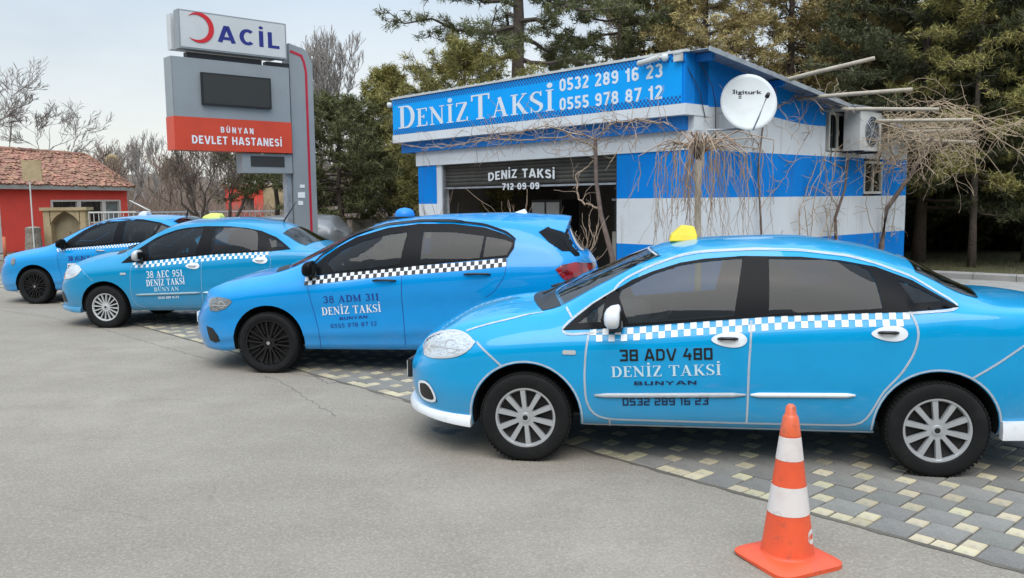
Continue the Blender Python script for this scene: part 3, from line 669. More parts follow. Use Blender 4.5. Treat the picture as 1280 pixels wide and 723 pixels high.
    def panel(s, name, poly, m, fn, grid=.035, rim=.0, parent=None, smoothpoly=False, holes=None):
        if smoothpoly:
            P = [Vector(p) for p in poly]; n = len(P); q = []
            for i in range(n):
                a, b, c, d = P[i-1], P[i], P[(i+1) % n], P[(i+2) % n]
                for t in (0, .25, .5, .75):
                    q.append(.5*((2*b)+(c-a)*t+(2*a-5*b+4*c-d)*t*t+(3*b-a-3*c+d)*t**3))
            poly = q
        P = [Vector((p[0], p[1])) for p in poly]; dens = []
        for i in range(len(P)):
            a, b = P[i], P[(i+1) % len(P)]; k = max(1, int((b-a).length/grid)); dens += [a.lerp(b, j/k) for j in range(k)]
        n = len(dens); x0, x1 = min(p.x for p in dens), max(p.x for p in dens); y0, y1 = min(p.y for p in dens), max(p.y for p in dens)
        def inside(p):
            c = False
            for i in range(n):
                a, b = dens[i], dens[i-1]
                if (a.y > p.y) != (b.y > p.y) and p.x < (b.x-a.x)*(p.y-a.y)/(b.y-a.y)+a.x: c = not c
            return c
        pts = []
        gx = x0+grid/2
        while gx < x1:
            gy = y0+grid/2
            while gy < y1:
                p = Vector((gx, gy))
                if inside(p) and min((p-q).length for q in dens) > grid*.35: pts.append(p)
                gy += grid
            gx += grid
        if holes:
            edges = [(i, (i+1) % n) for i in range(n)]; allp = list(dens); hl_ = []
            for hp in holes:
                q = [Vector((p[0], p[1])) for p in hp]; hd = []
                for i in range(len(q)):
                    a, b = q[i], q[(i+1) % len(q)]; k = max(1, int((b-a).length/grid)); hd += [a.lerp(b, j/k) for j in range(k)]
                b0 = len(allp); allp += hd; edges += [(b0+i, b0+(i+1) % len(hd)) for i in range(len(hd))]; hl_.append(hd)
            def inp(p, P_):
                c = False
                for i in range(len(P_)):
                    a, b = P_[i], P_[i-1]
                    if (a.y > p.y) != (b.y > p.y) and p.x < (b.x-a.x)*(p.y-a.y)/(b.y-a.y)+a.x: c = not c
                return c
            vs, es, fs, _, _, _ = delaunay_2d_cdt(allp+[p for p in pts if not any(inp(p, h) for h in hl_)], edges, [], 0, 1e-6)
            fs = [f for f in fs if inside(sum((vs[i] for i in f), Vector((0, 0)))/len(f)) and not any(inp(sum((vs[i] for i in f), Vector((0, 0)))/len(f), h) for h in hl_)]
        else:
            vs, es, fs, _, _, _ = delaunay_2d_cdt(dens+pts, [(i, (i+1) % n) for i in range(n)], [list(range(n))], 1, 1e-6)
        mb = MB(); mb.add([fn(v.x, v.y) for v in vs], [tuple(f) for f in fs])
        return mb.build(name, m, parent or s.root, smooth=True)
    def both(s, name, poly, m, lift=.003, **k):      # the same panel on both flanks
        a = s.panel(name, poly, m, lambda u, z: s.sp_side(u, z, lift, -1), **k)
        s.panel(name, poly, m, lambda u, z: s.sp_side(u, z, lift, 1), **k)
        return a
    def ribbon(s, pts, wd, fns, lift=.003, mb=None, closed=False):
        P = [Vector(p) for p in pts]; d = [P[0]]
        for a, b in zip(P, P[1:]):
            k = max(1, int((b-a).length/.03)); d += [a.lerp(b, j/k) for j in range(1, k+1)]
        for _ in range(2): d = [d[0]]+[(d[i-1]+d[i]*2+d[i+1])/4 for i in range(1, len(d)-1)]+[d[-1]]
        vs, fs = stroke_quads([tuple(p) for p in d], wd); mb = mb or MB()
        for fn in fns: mb.add([fn(a, b, lift) for a, b in vs], fs)
        return mb
    @property
    def sides(s): return [lambda u, z, l: s.sp_side(u, z, l, -1), lambda u, z, l: s.sp_side(u, z, l, 1)]
    @property
    def near(s): return [lambda u, z, l: s.sp_side(u, z, l, -1)]
    def text(s, name, txt, p0, p1, cappx, m, ytop=None, **k):
        a, b = s.uz([p0, p1]); c = s.uz([(p0[0], p0[1]-cappx)])[0]; cap = (Vector(c)-Vector(a)).length
        lay_text(txt, a, b, cap, lambda x, y, l: s.sp_side(x, y, .004+l, -1), **k).build(name, m, s.root)
    def checker(s, top, n, rows, size, m1, m2=None, u0=None, u1=None):
        f = pchip(sorted(top)); a, b = (u0 if u0 is not None else min(p[0] for p in top)), (u1 if u1 is not None else max(p[0] for p in top))
        mb = MB()
        cols = int((b-a)/size)
        for fn in s.sides:
            for c in range(cols):
                for r in range(rows):
                    on = (c+r) % 2 == 0
                    if not on and m2 is None: continue
                    x0, x1 = a+c*size, a+(c+1)*size
                    mb.add([fn(x0, f(x0)-r*size, .003), fn(x1, f(x1)-r*size, .003), fn(x1, f(x1)-(r+1)*size, .003), fn(x0, f(x0)-(r+1)*size, .003)], [(0, 1, 2, 3)], 0 if on else 1)
        o = mb.build('checker_stripe', [m1]+([m2] if m2 else []), s.root); o['kind'] = 'stuff'; return o

def wheel(car, u, sg, r, wid, rim, style, mrim):
    """One wheel: rim with spokes, tyre as its child; outer face at |y| = hub plane."""
    yo = sg*(car.sp['hubplane']+.012); yi = yo-sg*wid; z = car.sp['hubz']; hub = Vector((u, 0, z))
    def P(rad, a, y): return (u+rad*math.cos(a), y, z+rad*math.sin(a))
    mb = MB(); ni = 48
    prof = [(rim+.006, yo-sg*.012), (rim+.004, yo-sg*.003), (rim-.008, yo-sg*.004), (rim-.014, yo-sg*.014), (rim-.017, yo-sg*.024)]
    mb.lathe(prof, ni, 'Y', (u, 0, z))
    n = {'ten': 10, 'sixteen': 16, 'twin': 7}[style]; dish = .02 if style != 'twin' else .028
    for k in range(n):
        a = 2*math.pi*(k+.5)/n+.1
        def spoke(a0, a1, wa, wb, r0=.05, r1=rim-.012, th=.022):
            vs = []
            for rad, wdt, aa, yy in ((r0, wa, a0, yo-sg*.012), (r1, wb, a1, yo-sg*.010)):
                for dy in (0, th):
                    for q in (-1, 1):
                        x, y_, z_ = P(rad, aa, yy-sg*(dy)); t = Vector((-math.sin(aa), 0, math.cos(aa)))*q*(wdt*(1.15 if dy else .92))/2
                        vs.append((x+t.x, y_, z_+t.z))
            mb.add(vs, [(0, 1, 5, 4), (2, 6, 7, 3), (0, 4, 6, 2), (1, 3, 7, 5), (0, 2, 3, 1), (4, 5, 7, 6)])
        if style == 'ten': spoke(a, a, .028, .037)
        elif style == 'sixteen': spoke(a, a, .012, .017, .045)
        else:
            spoke(a-.10, a-.20, .020, .018, .045); spoke(a+.10, a+.20, .020, .018, .045)
            spoke(a+math.pi/n, a+math.pi/n, .012, .012, .10)
    mb.lathe([(.001, yo-sg*.004), (.030, yo-sg*.005), (.033, yo-sg*.012), (.062, yo-sg*.014), (.068, yo-sg*.030), (.07, yo-sg*.06)], 24, 'Y', (u, 0, z))
    rim_o = mb.build('wheel', mrim, car.root, angle=32)
    dk = MB()
    dk.lathe([(.001, yo-sg*.050), (rim-.040, yo-sg*.050), (rim-.017, yo-sg*.040), (rim-.012, yo-sg*.024)], 32, 'Y', (u, 0, z)).build('shaded_brake_dish', M['brake'], rim_o, angle=30)  # brake disc widened to a dark dish, painting shade into the spoke gaps
    bo = MB()
    for k in range(4):
        a = math.pi/4+k*math.pi/2+(.8 if u == 0 else 0); c = P(.047, a, yo-sg*.0125)
        bo.lathe([(.0095, 0), (.0095, -sg*.004), (.001, -sg*.006)][::-1], 8, 'Y', c)
    bo.lathe([(.001, yo-sg*.0022), (.018, yo-sg*.003)], 16, 'Y', (u, 0, z))
    bo.build('wheel_bolts', M['black'] if style != 'twin' else M['chrome'], rim_o)
    t = MB(); so = yo+sg*.008
    pr = [(rim+.002, yo-sg*.008), (rim+.012, so-sg*.004), (rim+.03, so), (r-.035, so+sg*.003), (r-.018, so-sg*.004), (r-.006, so-sg*.014), (r, so-sg*.026), (r, yi+sg*.026), (r-.006, yi+sg*.014), (r-.03, yi), (rim-.02, yi+sg*.01)]
    t.lathe(pr, 64, 'Y', (u, 0, z))
    for k in range(64):          # shoulder tread lugs
        a = 2*math.pi*k/64; 
        for ya, yb in ((so-sg*.008, so-sg*.05), (yi+sg*.008, yi+sg*.05)):
            c = P(r+.0005, a, (ya+yb)/2); rot = Matrix.Rotation(-a, 3, 'Y')
            t.box(c, (.008, abs(ya-yb), .019), rot)
    # flatten where it stands
    o = t.build('tyre', M['rubber'], rim_o, angle=35)
    for v in o.data.vertices:
        if v.co.z < .004: v.co.z = .001
    return rim_o

def mirror(car, px, shell, size=(.12, .10, .085), out=.10):
    c = car.hit(*px); mb = MB(); b2 = MB()
    o = None
    for sg in (-1, 1):
        cy = sg*(abs(c.y)+out)
        vs = []; fs = []; n, m_ = 12, 8
        for i in range(m_+1):
            t = math.pi*i/m_-math.pi/2
            for k in range(n):
                a = 2*math.pi*k/n; x = math.cos(t)*math.cos(a); y = math.cos(t)*math.sin(a); z = math.sin(t)
                sx = size[0]*(1 if x < 0 else .38)
                f = lambda q: math.copysign(abs(q)**.75, q)
                vs.append((c.x+f(x)*sx*.6, cy+f(y)*size[1]*.9, c.z+f(z)*size[2]*(.75 if z < 0 else .85)+.02+.015*x))
        for i in range(m_):
            for k in range(n): fs.append((i*n+k, i*n+(k+1) % n, (i+1)*n+(k+1) % n, (i+1)*n+k))
        mb = MB(); mb.add(vs, fs); o = mb.build('side_mirror', shell, car.root, smooth=True)
        MB().bar((c.x+.0, cy-sg*.02, c.z-.03), (c.x-.02, sg*(abs(c.y)-.03), c.z-.105), .085, .05).build('mirror_foot', M['black'], o)
        MB().box((c.x+size[0]*.24, cy, c.z+.02), (.004, size[1]*1.3, size[2]*1.05)).build('mirror_glass', M['glass'], o)
def handle(car, pts, m_cup, m_bar, oval=True):
    uz = car.uz(pts); u0, u1 = uz[0][0], uz[1][0]; zc = (uz[0][1]+uz[1][1])/2; hh = (u1-u0)*.21
    for sg in (-1, 1):
        if oval:
            poly = [(u0+(u1-u0)*(.5+.5*math.cos(t)), zc+hh*math.sin(t)*(1-.25*math.cos(t+math.pi))) for t in [2*math.pi*k/24 for k in range(24)]]
            o = car.panel('door_handle', poly, m_cup, lambda u, z: car.sp_side(u, z, .006, sg), grid=.03)
        else: o = None
        path = []; n = 7; a, b = (u0+.05*(u1-u0)/.2, u1-.02) if oval else (u0, u1)
        if oval: a, b = u0+(u1-u0)*.18, u0+(u1-u0)*.74
        for i in range(n):
            q = i/(n-1); lift = .008+.022*math.sin(math.pi*q); path.append(car.sp_side(a+(b-a)*q, zc+(.006 if oval else 0), lift, sg))
        MB().tube(path, [.006]+[.011]*(n-2)+[.007], 8).build('door_handle' if not oval else 'grip', m_bar, o or car.root, smooth=True)

def zz(x0, y0, sc): return lambda *p: [(x0+a/sc, y0+b/sc) for a, b in p]
LIN = dict(half=.865, hubplane=.84, hubz=.297, wb=2.603, uf=-.97, ur=3.60, Lf=.80, nf=2.35, Lr=.75, nr=2.6, arch=.372, archz=.30,
    prof=[(0, .90), (.06, .945), (.14, .965), (.3, .985), (.55, 1.), (.80, 1.0), (.90, .992), (1, .955)],
    plan=[(-1, .99), (0, .99), (.8, 1), (2, 1), (2.8, .985), (3.6, .95)],
    nose=lambda z: .06*max(0, (.42-z)/.2) if z < .42 else .10*max(0, (z-.56)/.2), tail=lambda z: .08*max(0, (.5-z)/.3)+.06*max(0, (z-.8)/.3),
    zs=[(-1, .21), (-.45, .20), (-.3, .24), (.5, .245), (2.2, .25), (2.9, .26), (3.6, .30)],
    zb=[(-.97, .60), (-.85, .65), (-.6, .74), (-.3, .81), (0, .845), (.26, .865), (.8, .90), (1.4, .945), (2.3, 1.0), (2.74, 1.03), (3.2, 1.02), (3.6, .92)],
    ze=[(-.97, .64), (-.85, .745), (-.6, .86), (-.3, .935), (0, .975), (.12, .985), (.5, 1.165), (.84, 1.335), (1.0, 1.375), (1.2, 1.40), (1.7, 1.415), (2.0, 1.39), (2.3, 1.325), (2.6, 1.20), (2.84, 1.09), (3.0, 1.065), (3.3, 1.05), (3.6, .97)],
    we=[(-.97, .62), (-.3, .66), (.1, .67), (.5, .64), (.9, .60), (1.4, .585), (2.2, .585), (2.7, .62), (3, .70), (3.6, .70)],
    zr=[(-.97, .665), (-.93, .75), (-.83, .825), (-.665, .90), (-.47, .965), (-.22, 1.02), (.0, 1.045), (.08, 1.06), (.16, 1.10), (.45, 1.235), (.813, 1.392), (.92, 1.428), (1.213, 1.472), (1.777, 1.486), (2.243, 1.43), (2.543, 1.345), (2.85, 1.19), (3.0, 1.125), (3.1, 1.11), (3.4, 1.085), (3.53, 1.06), (3.6, .98)])
EGE = dict(half=.89, hubplane=.865, hubz=.312, wb=2.66, uf=-1.04, ur=3.42, Lf=.80, nf=2.3, Lr=.50, nr=2.6, arch=.385, archz=.32,
    prof=[(0, .92), (.05, .955), (.16, .965), (.22, .985), (.5, .985), (.72, 1.0), (.84, 1.0), (.92, .985), (1, .95)],
    plan=[(-1, .98), (0, .985), (.8, 1), (2, 1), (2.8, .99), (3.6, .95)],
    nose=lambda z: .07*max(0, (.40-z)/.2) if z < .40 else .11*max(0, (z-.52)/.2), tail=lambda z: .08*max(0, (.5-z)/.3)+.05*max(0, (z-.9)/.2),
    zs=[(-1.1, .22), (-.5, .21), (-.3, .24), (2.2, .25), (2.9, .27), (3.4, .30)],
    zb=[(-1.04, .63), (-.9, .69), (-.6, .80), (-.3, .87), (0, .91), (.378, .95), (.8, .985), (1.43, 1.065), (2.2, 1.135), (2.5, 1.165), (3.0, 1.17), (3.3, 1.12), (3.42, 1.04)],
    ze=[(-1.04, .68), (-.9, .80), (-.6, .90), (-.3, .965), (0, 1.01), (.2, 1.06), (.5, 1.20), (.9, 1.385), (1.2, 1.48), (1.5, 1.525), (2.2, 1.545), (2.7, 1.50), (2.95, 1.44), (3.1, 1.38), (3.22, 1.24), (3.34, 1.17), (3.42, 1.07)],
    we=[(-1.04, .64), (-.3, .68), (.1, .69), (.5, .66), (.9, .63), (1.4, .61), (2.2, .61), (2.7, .61), (3.1, .60), (3.25, .68), (3.42, .74)],
    zr=[(-1.04, .72), (-.98, .78), (-.9, .83), (-.69, .90), (-.41, .99), (-.13, 1.045), (-.02, 1.06), (.08, 1.10), (.28, 1.20), (.808, 1.450), (1.0, 1.52), (1.14, 1.557), (1.41, 1.588), (1.8, 1.615), (2.395, 1.625), (2.86, 1.60), (3.05, 1.575), (3.09, 1.52), (3.24, 1.27), (3.30, 1.22), (3.36, 1.20), (3.42, 1.10)])
GROUP = 'light blue taxis parked in front of the taxi office'
# ---------- nearest saloon
FE = {}
zD = zz(700, 370, 4.519); zH = zz(500, 380, 4.517); zW = zz(660, 280, 5.164); zR2 = zz(880, 260, 2.0075)
def lamp_detail(c, poly, m='dark_metal'):
    x0, x1 = min(p[0] for p in poly), max(p[0] for p in poly); y0, y1 = min(p[1] for p in poly), max(p[1] for p in poly); h = y1-y0; w_ = x1-x0
    for fn in c.sides:
        mb = MB()
        for cx, cy, r in ((.60, .50, .22),):
            cxx, cyy = x0+w_*cx, y0+h*cy
            c.ribbon([(cxx+r*h*1.25*math.cos(t), cyy+r*h*math.sin(t)) for t in [2*math.pi*k/18 for k in range(19)]], .006, [fn], .008, mb)
        c.ribbon([(x0+w_*.22, y0+h*.42), (x0+w_*.82, y0+h*.44)], .006, [fn], .009, mb)
        mb.build('lamp_reflector', M[m], c.root)['kind'] = 'stuff'
def linea(c, ref, st):
    """Everything on the body of the saloon; ref is the car whose photographed outline gives the shapes."""
    zm = (lambda pts: pts) if ref is c else (lambda pts: [(u, c.Z(z)) for u, z in pts])
    def G(k, pts=None, top=False):
        if k not in FE: FE[k] = (ref.uv if top else ref.uz)(pts)
        return FE[k] if top else zm(FE[k])
    dlo = G('dlo', [(703, 413), (722, 396), (742, 380), (766, 365), (790, 350.5), (815, 340), (850, 329), (880, 324), (930, 320.5), (1000, 321.5), (1050, 326), (1094, 334), (1140, 351), (1199, 384.5), (1165, 388), (1131, 390.5), (1060, 392.5), (960, 396), (880, 402), (780, 409), (740, 412)])
    panes = [G(k, pts) for k, pts in (('g0', [(722, 404.5), (756, 379), (751, 403)]),
                   ('g1', [(774, 372), (777, 363), (815, 344), (850, 332.5), (880, 327.5), (928, 323.5), (917, 396), (860, 400), (786, 405)]),
                   ('g2', [(961, 324), (1030, 325), (1070, 331), (1085, 338), (1095, 355), (1103, 386), (1030, 390), (961, 393)]),
                   ('g3', [(1121.6, 350.7), (1150, 362), (1179, 377), (1160, 378.5), (1141.5, 379.5)]))]
    for sg in (-1, 1):
        c.panel('window_trim', dlo, M['black_gloss'], lambda u, z: c.sp_side(u, z, .005, sg), holes=panes)
        for i, p in enumerate(panes): c.panel('window_glass', p, M['pane_front' if i < 2 else 'pane_rear'], lambda u, z: c.sp_side(u, z, .0015, sg))
    # windscreen, cowl, rear window
    n = 8
    bot = [(.13+.10*(v/.62)**2, v) for v in [-.62+1.24*i/n for i in range(n+1)]]; topp = [(.83+.07*(v/.54)**2, v) for v in [.54-1.08*i/n for i in range(n+1)]]
    c.panel('windscreen', bot+topp, M['pane_screen'], lambda u, v: c.sp_top(u, v, .003))
    c.panel('cowl', [(a-.14-.03*(1-(b/.62)**2), b) for a, b in bot]+[(a-.004, b) for a, b in bot[::-1]], M['black'], lambda u, v: c.sp_top(u, v, .004))
    rw = [(2.56-.03*(v/.52)**2, v) for v in [-.52+1.04*i/n for i in range(n+1)]]+[(2.95-.06*(v/.60)**2, v) for v in [.60-1.20*i/n for i in range(n+1)]]
    c.panel('rear_window', rw, M['pane_rear'], lambda u, v: c.sp_top(u, v, .004))
    sh = lambda P, k: [(sum(p[0] for p in P)/len(P)*(1-k)+p[0]*k, p[1]*k) for p in P]
    c.open_cabin(panes, sh(bot+topp, .96), sh(rw, .94))
    mb = MB()
    for s0 in (0, .5):
        mb = MB(); p = [c.sp_top(.06, -.25+s0, .03), c.sp_top(.12, -.2+s0, .03), c.sp_top(.20, .02+s0*.8, .02), c.sp_top(.26, .25+s0*.6, .016)]
        mb.tube(p, [.010, .009, .006, .005], 5); mb.build('wiper', M['black'], c.root)
    hl = G('hl', zH((135, 240), (148, 200), (200, 170), (260, 152), (320, 150), (380, 172), (428, 215), (400, 255), (340, 290), (270, 303), (190, 302), (140, 290)))
    c.both('headlight', hl, M['lamp'], .005, grid=.02)
    for f_ in c.sides: c.ribbon(hl+[hl[0]], .012, [f_], .006).build('headlight_rim', M['hubcap'], c.root)
    lamp_detail(c, hl, 'hubcap')
    fg = G('fg', zH((112, 440), (150, 432), (185, 480), (212, 555), (160, 545), (116, 520)))
    c.both('fog_recess', fg, M['black'], .004, grid=.02)
    if st['pin']:
        for f_ in c.sides: c.ribbon(fg+[fg[0]], .018, [f_], .006).build('fog_surround', M['white_paint'], c.root)
    # lip spoiler and rear lip
    def lip(name, u_end, z0, z1, m, rear=False, out=.022):
        mb = MB(); ring = []; N = 30
        for i in range(N+1):
            t = math.pi/2*i/N
            if rear: u = c.ur-LIN['Lr']*(1-math.cos(t)**(2/LIN['nr'])); 
            else: u = c.uf+LIN['Lf']*(1-math.cos(t)**(2/LIN['nf']))
            v = c.half*math.sin(t)**(2/(LIN['nr'] if rear else LIN['nf']))*.965
            if (u > u_end) if not rear else (u < u_end): break
            ring.append((u, v))
        for sg in (-1, 1):
            vs = []; n = len(ring)
            for i, (u, v) in enumerate(ring):
                d = -1 if not rear else 1; k = i/(n-1); zt = z1+(.0 if rear else -.02*k); zb_ = z0-(0 if rear else .03*max(0, k-.6)/.4)
                for (o_, z) in ((out, zb_), (out+.006, (zb_+zt)/2), (.006, zt), (-.04, zt), (-.04, zb_)):
                    vs.append((u+d*o_*(1-v/c.half), sg*(v+o_*(v/c.half)), z))
            fs = [(i*5+k, i*5+(k+1) % 5, (i+1)*5+(k+1) % 5, (i+1)*5+k) for i in range(n-1) for k in range(5)]+[(0, 1, 2, 3, 4), tuple((n-1)*5+k for k in range(5))]
            mb.add(vs, fs)
        mb.build(name, m, c.root, angle=40)
    lip('front_lip', -.36, .245, .312, M['white_paint'] if st['pin'] else c.paint)
    lip('rear_lip', 2.97, .245, .36, M['white_paint'] if st['pin'] else c.paint, True, .012)
    MB().box((c.uf-.012+.0, 0, .50), (.02, .52, .115)).build('licence_plate', M['white_paint'], c.root)
    MB().box((c.uf+.0, 0, .50), (.03, .54, .135)).build('plate_holder', M['black'], c.root)
    c.ribbon([(c.uf+.02, .66), (c.uf+.05, .70)], .5, [], mb=MB())
    # door outlines, shut lines
    pin = M['pin'] if st['pin'] else M['blue_print']; wd = .014 if st['pin'] else .005
    lines = [('l1', [(736.5, 415), (732, 440), (730.5, 470), (732, 500), (738, 514), (748, 521), (765, 524), (850, 526.5), (935, 529), (1060, 531.5), (1078, 530), (1088, 517), (1104, 490), (1128, 466), (1143, 442), (1149, 418), (1145, 402), (1137, 390)]),
             ('l2', [(939, 401), (936, 460), (933, 529)]), ('l5', [(762, 525), (762, 536)]),
             ('l6', [(596, 428), (611, 443), (626, 457)]), ('l7', [(708, 384), (715, 397)]), ('l8', [(1214, 474), (1245, 456), (1280, 432)])]
    mb = MB()
    for k, pts in lines: c.ribbon(G(k, pts), wd, c.sides, .0035, mb)
    if st['pin']:
        c.ribbon(G('l3', [(767, 364), (742, 379), (720, 395), (702, 411), (701, 416), (708, 419), (740, 416.5), (755, 414)]), wd, c.sides, .004, mb)
        c.ribbon(G('l4', [(767, 365), (770, 358), (784, 347), (815, 332), (850, 319.5), (880, 314.5), (945, 311.5), (1000, 313), (1060, 320), (1094, 329), (1140, 346), (1198, 381), (1201, 386), (1190, 388.5), (1132, 392.5)]), wd, c.sides, .004, mb)
        for uc in (0, c.sp['wb']):
            c.ribbon([(uc+.384*math.cos(R(a)), c.Z(.30)+.384*math.sin(R(a))) for a in range(-7, 188, 5)], .012, c.sides, .004, mb)
        c.ribbon([(.39, .255), (.8, .257), (1.6, .263), (2.24, .263)], .011, c.sides, .004, mb)
    else:
        for uc in (0,):
            pass
    hd = G('hood', [(583, 414), (605, 407), (640, 398.5), (679, 390.5)], True)
    for sg in (1, -1):
        c.ribbon([(a, sg*b) for a, b in hd], wd, [lambda u, v, l: c.sp_top(u, v, l)], .0035, mb)
    c.ribbon([(.81+.06*(v/.5)**2, v) for v in [-.5+.1*i for i in range(11)]], wd, [lambda u, v, l: c.sp_top(u, v, l)], .0045, mb)
    mb.build('outline_stripe', pin, c.root)['kind'] = 'stuff'
    # mouldings, repeater, handles, mirrors
    for k, (p0, p1) in (('m1', ((743, 494.3), (932, 493.8))), ('m2', ((938, 493.8), (1069, 494.5)))):
        a, b = G(k, [p0, p1])
        for sg in (-1, 1):
            path = [c.sp_side(a[0]+(b[0]-a[0])*i/12, a[1]+(b[1]-a[1])*i/12, .002, sg) for i in range(13)]; mb.tube(path, [.008]+[.017]*11+[.008], 6)
        mb.build('side_moulding', M['white_paint'] if st['pin'] else M['pale_print'], c.root, smooth=True)
    r_ = G('rep', [(704, 440.5), (719, 440.5)]); c.both('side_repeater', [(r_[0][0], r_[0][1]-.014), (r_[1][0], r_[0][1]-.014), (r_[1][0]+.006, r_[0][1]), (r_[1][0], r_[0][1]+.014), (r_[0][0], r_[0][1]+.014), (r_[0][0]-.006, r_[0][1])], M['hubcap'], .006, grid=.02)
    top = G('chk', [(738, 411), (775, 410.5), (850, 404.5), (921, 399.5), (1010, 393.5), (1060, 392), (1137, 391)])
    c.checker(top, 0, 2, .0405, M['white_paint'])
c4 = Car(LIN, (.0812, 5.588), .1645, name='taxi', label='nearest light blue saloon taxi with white outlines and 38 ADV 480 on its door', paint=M['paint_cyan'], group=GROUP)
linea(c4, c4, dict(pin=True))
handle(c4, [(889, 425), (934, 425)], M['white_paint'], M['black']); handle(c4, [(1089, 417.5), (1135, 417.5)], M['white_paint'], M['black'])
mirror(c4, (771, 398), M['white_paint'], (.135, .115, .095), .10)
for u in (0, 2.603):
    for sg in (-1, 1): wheel(c4, u, sg, .305, .185, .20, 'ten', M['alloy'])
c4.text('plate_lettering', '38 ADV 480', (774, 451.8), (891.5, 449.6), 14.5, M['black_print'], font='box')
c4.text('name_lettering', 'DENİZ TAKSİ', (764, 471.6), (902, 468.8), 13.2, M['pale_print'], font='serif')
c4.text('town_lettering', 'BUNYAN', (792, 481.6), (871.5, 480.6), 4.6, M['navy_print'], font='box')
c4.text('phone_lettering', '0532 289 16 23', (778, 507), (886, 505.8), 9.2, M['navy_print'], font='box')
def roof_sign(c, px, m, sx, sy, h, base=None):
    q = c.hit(*px); z = c.sp_top(q.x, 0).z; u = q.x
    o = MB().add([(u-sx*.5, -sy/2, z-.01), (u+sx*.5, -sy/2, z-.01), (u+sx*.5, sy/2, z-.01), (u-sx*.5, sy/2, z-.01),
              (u-sx*.42, -sy*.45, z+h*.35), (u+sx*.5, -sy*.45, z+h*.30), (u+sx*.5, sy*.45, z+h*.30), (u-sx*.42, sy*.45, z+h*.35),
              (u-sx*.05, -sy*.36, z+h), (u+sx*.40, -sy*.36, z+h*.92), (u+sx*.40, sy*.36, z+h*.92), (u-sx*.05, sy*.36, z+h)],
             [(0, 1, 2, 3), (0, 4, 5, 1), (1, 5, 6, 2), (2, 6, 7, 3), (3, 7, 4, 0), (4, 8, 9, 5), (5, 9, 10, 6), (6, 10, 11, 7), (7, 11, 8, 4), (8, 11, 10, 9)]).build('roof_sign', m, c.root)
    bv = o.modifiers.new('b', 'BEVEL'); bv.width = .012; bv.segments = 3
    if base: MB().box((u, 0, z), (sx*1.15, sy*1.1, .02)).build('roof_sign_base', base, c.root)
roof_sign(c4, (854, 301), M['yellow'], .20, .30, .105)
c4.both('tail_light', [(3.32, .78), (3.45, .82), (3.5, .98), (3.38, 1.0), (3.25, .93)], M['red_lamp'], .006)

# ---------- second saloon (third from the right)
c2 = Car(LIN, (-5.8063, 11.987), .093, zk=1.055, name='taxi', label='teal blue saloon taxi with silver many-spoked wheels and white 38 AEC 951 lettering', paint=M['paint_teal'], group=GROUP)
linea(c2, c4, dict(pin=False))
handle(c2, [(232, 333), (249.5, 332.2)], M['white_paint'], M['white_paint']); handle(c2, [(315.5, 326.2), (334.5, 325)], M['white_paint'], M['white_paint'])
mirror(c2, (177.5, 321), M['hubcap'], (.135, .115, .095), .10)
for u in (0, 2.603):
    for sg in (-1, 1): wheel(c2, u, sg, .305, .185, .195, 'sixteen', M['hubcap'])
c2.text('plate_lettering', '38 AEC 951', (183.3, 347.9), (228.5, 345.4), 8.3, M['white_print'], font='serif')
c2.text('name_lettering', 'DENİZ TAKSİ', (183.3, 358.2), (231.5, 355.3), 8, M['white_print'], font='serif')
c2.text('town_lettering', 'BÜNYAN', (193, 364.8), (224, 363.3), 5.2, M['pale_print'], font='serif')
c2.text('phone_lettering', '0532 289 16 23', (198, 373.8), (224, 372.6), 2.6, M['white_print'], font='box')
roof_sign(c2, (254, 275), M['pale_yellow'], .28, .20, .07)
q = c2.sp_top(2.36, 0); MB().tube([q, q+Vector((.0, 0, .02)), q+Vector((.20, 0, .30))], [.016, .012, .004], 6).build('antenna', M['black'], c2.root)
MB().box((c2.hit(131, 352).x*0+3.1, 0, .9), (.01, .01, .01))
c2.both('tail_light', [(3.32, .80), (3.45, .85), (3.5, 1.0), (3.38, 1.03), (3.25, .96)], M['red_lamp'], .006)

# ---------- hatchback
z3 = zz(240, 240, 3.013); z4 = zz(500, 240, 3.014)
c3 = Car(EGE, (-2.5265, 8.6456), .1026, name='taxi', label='deep blue hatchback taxi with gloss black wheels and dark 38 ADM 311 lettering', paint=M['paint_blue'], group=GROUP)
def dlo(c, outer, panes, rear):
    o_ = c.uz(outer); pn = [c.uz(p) for p in panes]
    for sg in (-1, 1):
        c.panel('window_trim', o_, M['black_gloss'], lambda u, z: c.sp_side(u, z, .005, sg), holes=pn)
        for i, p in enumerate(pn): c.panel('window_glass', p, M['pane_front' if i < 1 else 'pane_rear'], lambda u, z: c.sp_side(u, z, .0015, sg))
    n = 8; g = lambda u0, u1, h0, h1, b0, b1: [(u0+b0*(v/h0)**2, v) for v in [-h0+2*h0*i/n for i in range(n+1)]]+[(u1+b1*(v/h1)**2, v) for v in [h1-2*h1*i/n for i in range(n+1)]]
    ws, rw = g(.08, .96, .61, .53, .12, .08), g(*rear)
    c.panel('windscreen', g(.06, .98, .64, .56, .12, .08), M['pane_screen'], lambda u, v: c.sp_top(u, v, .004)); c.panel('rear_window', rw, M['pane_rear'], lambda u, v: c.sp_top(u, v, .004))
    c.open_cabin(pn, ws, [(u+(.02 if u < sum(p[0] for p in rw)/len(rw) else -.02), v*.95) for u, v in rw], u1=2.95 if rear[0] > 3 else 2.72)
